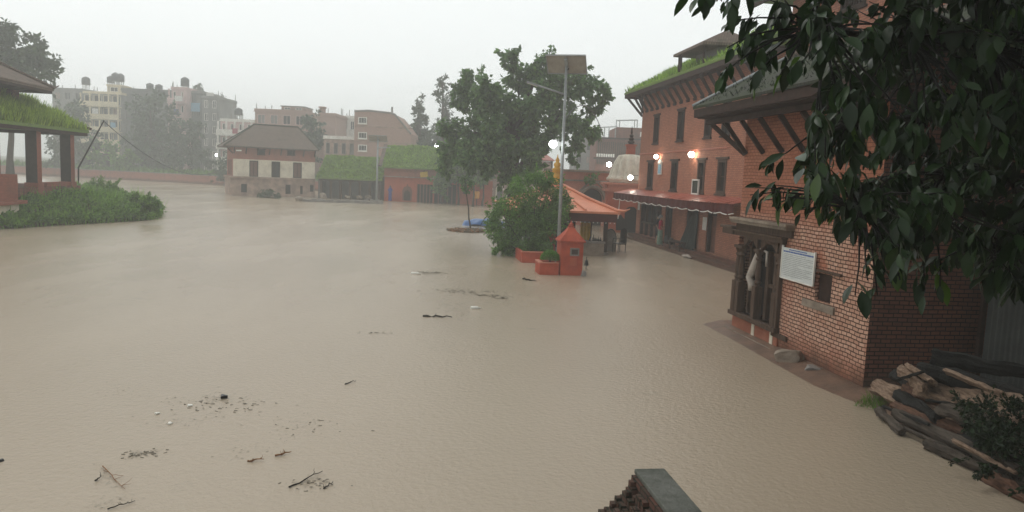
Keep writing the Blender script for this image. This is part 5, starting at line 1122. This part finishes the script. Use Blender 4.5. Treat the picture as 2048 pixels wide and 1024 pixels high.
tower('apartment_block','cream apartment block with stacked balconies and roof tanks',167,242,183,150,6,4,'greypaint',balc=1,bm='cream',wf=.84,wh=.74,frame='cream',mull=0)  # grey wall colour stands in for shade in the cream balcony recesses
tower('rooftop_room','cream stair head room on the roof of the cream balcony block',214,242,169,152,1,1,'cream',zb=W(228,188,152).z,dep=4,parapet=.3)
tower('apartment_block','dark cement apartment block right of the cream balcony block',243,345,178,152,6,5,'darkgrey',frame='greypaint',bm='darkgrey',skip=[(f,i) for f in range(6) for i in (0,2,4)])
tower('apartment_block','narrow pale pink apartment block with white balconies',343,374,174,146,6,2,'pinkpaint',bm='pinkpaint',frame='white',balc=1)
tower('apartment_block','dark block with blue window sheet between pink and pale grey blocks',375,404,181,148,6,2,'darkgrey',frame='greypaint',bm='greypaint')
q=MB(); q.box(-.85,.85,-.03,.03,-.8,.8); q.box(-.95,.95,-.02,.02,.8,.88); o=q.build('blue_sheet',M['whiteblue']); o.location=W(391,215,147); tag(o,'pale blue sheet hung over an upper window of the dark apartment block','sheet')
tower('apartment_block','pale grey narrow apartment block nearest the tiled house',404,437,192,140,6,2,'greypaint',bm='greypaint',frame='white',wf=.45,wh=.6)
for i,(px,py,Y,r_,h,lb_) in enumerate(((172,170,151,1.0,2.0,'single dark water tank on the left end of the cream block roof'),(221,166,153,.85,1.7,'lower left water tank of the cluster on the cream block stair head'),(231,163,153,.95,2.2,'middle tall water tank of the cluster on the cream block'),(241,164,154,.95,2.1,'right tall water tank of the cluster on the cream block'),(370,173,147,1.0,2.2,'tall dark water tank on the roof of the pink block'),(300,178,153,.9,1.4,'left water tank on the roof of the dark cement block'),(318,179,153,.9,1.2,'right water tank on the roof of the dark cement block'),(477,231,135,.9,1.6,'dark water tank on the roof of the low pink house'))): tank(lb_,px,py,Y,r_,h)
tower('town_house','low pink house with white porch left behind the tiled house roof',441,508,238,132,4,4,'pinkpaint',bm='white',frame='white',balc=1)
tower('town_house','wide pinkish brick house rising behind the tiled house roof',510,612,219,124,4,4,'brick_pink',bm='brick_pink',frame='pinkpaint',wf=.6)
tower('roof_room','upper brick room with slanted roof on the wide pinkish house',563,609,212,125.5,1,2,'brick_pink',zb=W(580,222,125.5).z,dep=5,parapet=.15,bm='concrete')
tower('town_house','narrow brick tower house left of the pale roof terrace',639,671,226,120,4,2,'brick_pink',bm='brick_pink',frame='brick_pink',skip=[(f,i) for f in range(4) for i in (0,1)])
tower('rooftop_turret','narrow brick stair turret on the roof of the brick tower house',639,648,213,121,1,1,'brick_pink',zb=W(642,227,121).z,dep=1.2,parapet=.2,bm='brick_pink',skip=[(0,0)])
tower('town_house','pale white house with roof terrace between two brick houses',671,712,231,128,4,3,'white',bm='white',frame='white',wf=.6)
tower('town_house','low pale grey house with long white porch roof above the grass roof',648,712,272,112,2,4,'dirty_plaster',bm='white',frame='greypaint',wf=.5,wh=.5,balc=0)
for lb_,px,py,Y,w_,h_,mt in (('white washing hung on an upper balcony of the cream block',190,222,147.6,1.2,1.0,'paper'),('blue washing hung on a middle balcony of the cream block',226,250,147.6,1.0,1.0,'whiteblue'),('white washing hung on the top balcony of the pink block',357,197,143.5,1.5,1.0,'paper'),('dark washing hung on the second balcony of the pink block',352,224,143.5,1.0,1.1,'cl_blue'),('pale washing hung on the roof of the pale grey apartment block',420,190,140.5,1.4,.9,'paper'),('red washing hung on the porch of the low pink house',470,262,129.5,.9,.9,'cl_red')):
    q=MB(); vs=[(-w_/2+w_*i/10,.06*math.sin(i*1.9),z) for z in (-h_/2,h_/2) for i in range(11)]; q.add(vs,[(i,i+1,12+i,11+i) for i in range(10)]); o=q.build('washing',M[mt],None,True); o.location=W(px,py,Y); tag(o,lb_,'washing')
# brick house with sloping outline
a=W(708,300,104); t=thing('brick_house','tall bare brick house with sloping right gable and white windows','house',V(a.x,104,0))
px_=lambda px,py:(W(px,py,104).x-a.x,W(px,py,104).z)
out=[px_(708,330),px_(824,335),px_(822,268),px_(790,229),px_(782,226),px_(737,221),px_(709,222)]
q=MB(); q.prism(out,0,9); q.build('wall',M['brick_pink'],t)
q=MB(); q.tube([(x,-.02,z) for x,z in out[2:]],.14,5); q.build('roof_edge',M['concrete'],t)
for py in (240,270,295):
    x0,z1=px_(717,py-6); x1,z0=px_(734,py+8); window(t,x0,x1,z0,z1,y=-.14,fm='white',pm='pane',fw=.12,lint=0,sill=.1,mull=(3,1),rec=.1,proud=.05)
for py in (252,283): 
    x0,z=px_(709,py); q=MB(); q.box(x0,x0+8,-.05,-.002,z-.08,z+.08); q.build('floor_band',M['dirty_plaster'],t)
q=MB(); x0,z=px_(779,225); q.box(x0-.12,x0+.12,2,2.25,z,z+.95); q.build('chimney_pipe',M['concrete'],t)
# building with roof pergola at right
FB=W(1190,340,96); t=thing('timber_town_house','tall hazy brown town house with slatted timber front and roof pergolas behind the dome','house',V(FB.x,96,0),0)
bx=lambda px:W(px,320,96).x-FB.x; bz=lambda py:W(1240,py,96).z
q=MB(); q.box(0,bx(1300),0,8,-.5,bz(276)); q.box(bx(1231),bx(1300),.3,8,bz(276)+.003,bz(254)); q.build('wall',M['brick_old'],t)
q=MB()
for i in range(22): x=bx(1195)+i*(bx(1285)-bx(1195))/21; q.box(x-.08,x+.08,-.2,-.003,bz(330),bz(285))
q.build('timber_slats',M['wood'],t)
q=MB()
for i in range(8): x=bx(1193.5)+i*(bx(1226)-bx(1193.5))/7; q.box(x-.1,x+.1,-.35,-.21,bz(315.5),bz(309))
q.build('balusters',M['white'],t)
q=MB(); q.box(-.3,bx(1300),-.6,-.003,bz(320),bz(317)); q.box(-.3,bx(1300),-.4,-.003,bz(279),bz(276)); q.build('floor_ledge',M['wood_dark'],t)
q=MB()
for x in (1193,1206,1215,1228): q.box(bx(x)-.06,bx(x)+.06,.1,.22,bz(276),bz(257))
q.bar((bx(1190),.1,bz(257)),(bx(1231),.1,bz(253.5)),.15,.12)
for x in (1229.5,1236,1266,1271.5): q.box(bx(x)-.05,bx(x)+.05,.5,.6,bz(254),bz(239))
q.bar((bx(1229),.5,bz(241)),(bx(1272),.5,bz(238)),.12,.14); q.build('roof_pergola',M['galv'],t)
q=MB(); q.box(bx(1277),bx(1286),-.05,.0,bz(272),bz(262)); q.build('window',M['white'],t)
tower('town_house','hazy pale grey house between the big tree and the timber fronted house',1150,1190,276,118,4,2,'greypaint',bm='greypaint',frame='greypaint')
lamp('white lamp glowing on the timber fronted house left of the dome',W(1218,329,94),.32,'bulb_white',(0,1.6,0),0)
lamp('small distant white lamp glowing left of the big tree crown',W(873,291,97),.22,'bulb_white',(0,1,0),0)
lamp('small distant white lamp at the foot of the pale grey apartment block',W(434,310,138),.3,'bulb_white',(0,1.5,0),0)
# far trees
def ft(name,label,px,Y,cl,n,size,dy=2.5,mats=LF_far,zb=1.0,tr=.35):
    b=W(px,330,Y); b.z=zb; tree(name,label,b,tr,pxclumps(cl,Y,dy),n,size,mats,'hazy trees before the far town',trunk_top=W(cl[0][0],cl[0][1],Y),limbs=7)
ft('tree','tall rounded tree rising behind the pavilion roof at the left edge',20,78,[(20,95,45),(55,110,38),(85,130,28),(5,125,40),(100,150,16),(40,140,30),(10,65,22),(70,90,20),(108,128,12)],4200,.55)
ft('tree','dense hazy tree in front of the grey block left of the cream block',140,128,[(140,235,34),(120,270,34),(160,275,36),(130,310,36),(175,310,32),(150,215,14)],2600,.7)
ft('tree','large hazy tree in front of the dark cement block',300,130,[(300,215,30),(285,250,38),(325,245,34),(310,285,42),(345,290,34),(280,310,32),(340,322,30),(320,200,16),(270,280,20)],4000,.7)
ft('tree','hazy tree in front of the pink apartment block',365,133,[(355,270,26),(385,280,26),(375,310,30),(350,320,24),(400,320,22),(395,255,16)],2200,.7)
ft('tree','low pale tree in front of the cream block',220,126,[(215,300,26),(245,318,22),(195,318,22),(265,325,18)],1500,.65,mats=LF_weed)
ft('tree','far pale rounded tree right of the pale grey apartment block',452,175,[(452,205,14),(445,222,16),(460,225,14),(452,245,18)],900,.9)
ft('tree','dark hazy tree right of the tiled house roof',622,116,[(622,240,20),(615,265,22),(632,270,22),(622,295,24)],1300,.6)
ft('conifer_tree','spiky hazy conifer right of the sloping brick house',839,112,[(839,205,7),(836,222,12),(843,238,13),(833,252,14),(844,268,17),(834,285,18),(848,290,16),(845,192,3)],1700,.55)
ft('tree','tall slender hazy tree left of the big tree crown',886,104,[(885,165,13),(878,185,10),(892,200,12),(886,225,14),(880,250,16),(895,270,16),(870,280,16),(905,255,18)],1500,.5)
ft('tree','low hazy tree between the conifer and the big tree',865,118,[(862,275,18),(880,285,18),(850,295,16),(905,290,20)],1200,.6)
ft('tree','hazy roof level tree behind the dark cement block',395,165,[(388,180,9),(402,182,9),(385,190,9)],400,.7)
# ------------------------------------------------------------------ foreground tree
FT=V(7.6,5.2,.2); t=thing('foreground_tree','dark glossy leaved tree overhanging the upper right corner','tree',FT)
rf_=random.Random(21)
tips=[]
poly=[(1600,-40),(1640,90),(1650,200),(1610,280),(1600,340),(1650,420),(1700,440),(1790,500),(1850,555),(1930,545),(2060,575),(2500,560),(2500,-500),(1580,-500)]
def inside(x,y):
    c=False
    for i in range(len(poly)):
        (x1,y1),(x2,y2)=poly[i],poly[i-1]
        if (y1>y)!=(y2>y) and x<(x2-x1)*(y-y1)/(y2-y1)+x1: c=not c
    return c
while len(tips)<1180:
    x=rf_.uniform(1560,2450);y=rf_.uniform(-450,585)
    if inside(x,y): tips.append((W(x,y,rf_.uniform(4.6,8.6)),12))
# sparser outer sprays (pixel, depth)
for x,y,Y,k in ((1440,20,5.2,9),(1475,40,5.3,10),(1510,60,5.4,12),(1455,95,5.1,9),(1485,110,5.2,11),(1520,120,5.3,10),(1440,150,5.0,5),(1500,160,5.0,4),(1545,30,5.4,12),(1570,90,5.4,8),(1560,150,5.0,6),(1600,130,5.0,6),(1590,40,5.6,12),(1415,0,5.2,7),(1390,-6,5.2,6),(1620,10,5.5,10),(1540,0,5.6,12),(1480,0,5.4,12),
    (1530,330,6.4,7),(1550,370,6.4,9),(1510,375,6.2,6),(1575,395,6.3,9),(1600,420,6.3,9),(1530,400,6.2,6),(1590,330,6.6,9),(1620,390,6.4,10),(1500,390,6.2,4),(1640,300,6.4,10),(1630,210,6.2,9),(1670,430,6.2,8),(1720,470,5.6,8),(1740,500,5.4,7),(1770,530,5.2,6),(1700,455,5.6,6),(1735,560,5.0,3),(1710,590,5.0,3),(1755,590,5.0,2),(1800,560,5.2,5),(1850,585,5.5,8),(1880,575,5.5,8),(1990,560,5.5,8),(2030,575,5.5,8)):
    tips.append((W(x,y,Y),k))
lm=MB(); br=MB(); nodes_=[V(0,0,0)]
trunk=bend((0,0,-.4),(-.2,.6,3.6),6,0,.06,rf_); br.tube(trunk,[.2,.18,.17,.16,.15,.13,.11],10)
limbs=[]
for tgt in ((1640,60,5.6),(1700,250,6.2),(1720,420,6.0),(1850,100,6.8),(1900,350,6.4),(2000,500,6.0),(2000,-150,5.5),(1750,-200,6.0),(2200,150,6.0),(1600,-150,5.4),(2100,350,7.5)):
    T=W(*tgt)-FT; s=trunk[rf_.randint(4,6)]; pth=bend(s,T,8,.25,.07,rf_); br.tube(pth,[.075*(1-.1*i)+.006 for i in range(9)],7); limbs+=pth[2:]
for p,k in tips:
    q=p-FT; s=min(limbs,key=lambda a:(a-q).length+(.6 if a.z<q.z-.6 else 0)); pth=bend(s,q,4,.05,.03,rf_); br.tube(pth,[.014,.011,.008,.006,.004],5)
    ax=(pth[-1]-pth[-2]).normalized()
    for i in range(k):
        d=(ax*.5+rv(rf_)*.9+V(0,0,-.75)).normalized(); l=rf_.uniform(.07,.22)
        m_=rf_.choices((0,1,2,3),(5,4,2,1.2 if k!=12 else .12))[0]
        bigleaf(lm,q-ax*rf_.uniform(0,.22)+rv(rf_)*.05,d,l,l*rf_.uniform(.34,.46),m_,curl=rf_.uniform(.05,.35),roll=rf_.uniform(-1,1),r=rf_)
for _ in range(900):          # unseen leaf clumps added above, beside and behind the camera to block skylight
    u_=rf_.random()
    c=V(rf_.uniform(.5,14),rf_.uniform(-6,11),rf_.uniform(6.4,10)) if u_<.45 else V(rf_.uniform(8,14),rf_.uniform(-3,9),rf_.uniform(2.0,8)) if u_<.62 else V(rf_.uniform(-1,14),rf_.uniform(-7,-2.2),rf_.uniform(.6,10))
    if c.y>.5 and ((c.z-3.6)/c.y<.48 and c.x/c.y<.62 or c.x<4.6): continue
    for i in range(50):
        p=c-FT+rv(rf_)*.85; d=(rv(rf_)+V(0,0,-.6)); l=rf_.uniform(.18,.3); leaf(lm,p,d,rv(rf_),l*1.6,l*.9,rf_.choices((0,1,2),(5,4,1))[0])
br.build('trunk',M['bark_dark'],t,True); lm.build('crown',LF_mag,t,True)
# ------------------------------------------------------------------ light, air
w=bpy.data.worlds.new('World'); S.world=w; w.use_nodes=True; nt=w.node_tree; bg=nt.nodes['Background']
sky=N(nt,'ShaderNodeTexSky'); sky.sky_type='NISHITA'; sky.sun_disc=False; sky.sun_elevation=R(57); sky.sun_rotation=R(-40); sky.air_density=1; sky.dust_density=3
hs=N(nt,'ShaderNodeHueSaturation'); hs.inputs['Saturation'].default_value=.12; L(nt,sky.outputs[0],hs.inputs['Color'])
L(nt,mixn(nt,.8,hs.outputs[0],(7.2,7.5,7.45)),bg.inputs['Color']); bg.inputs['Strength'].default_value=.137
sl=bpy.data.lights.new('sun','SUN'); sl.energy=.6; sl.angle=R(25); sl.color=(1,.96,.9); so_=bpy.data.objects.new('sun',sl); C.objects.link(so_)
so_.rotation_euler=(R(-33),0,R(40)); so_.location=(0,0,60)
hb=MB(); hb.box(-640,640,-640,640,-2.4,26); ho=hb.build('haze',[]); stuff(ho)
m=bpy.data.materials.new('rain haze'); m.use_nodes=True; nt=m.node_tree; nt.nodes.remove(nt.nodes['Principled BSDF']); pvn=nt.nodes.new('ShaderNodeVolumePrincipled'); pvn.inputs['Color'].default_value=(.93,.95,.94,1); pvn.inputs['Density'].default_value=.0031; pvn.inputs['Anisotropy'].default_value=.2
L(nt,pvn.outputs[0],nt.nodes['Material Output'].inputs['Volume']); ho.data.materials.append(m)
S.view_settings.view_transform='Standard'; S.view_settings.look='None'; S.view_settings.exposure=.14; S.view_settings.gamma=1
cy=S.cycles; cy.volume_bounces=3; cy.max_bounces=8; cy.diffuse_bounces=3; cy.glossy_bounces=3; cy.transmission_bounces=3; cy.transparent_max_bounces=8; cy.use_denoising=True
try: cy.denoiser='OPENIMAGEDENOISE'
except Exception: pass
cy.use_adaptive_sampling=True; cy.adaptive_threshold=.015
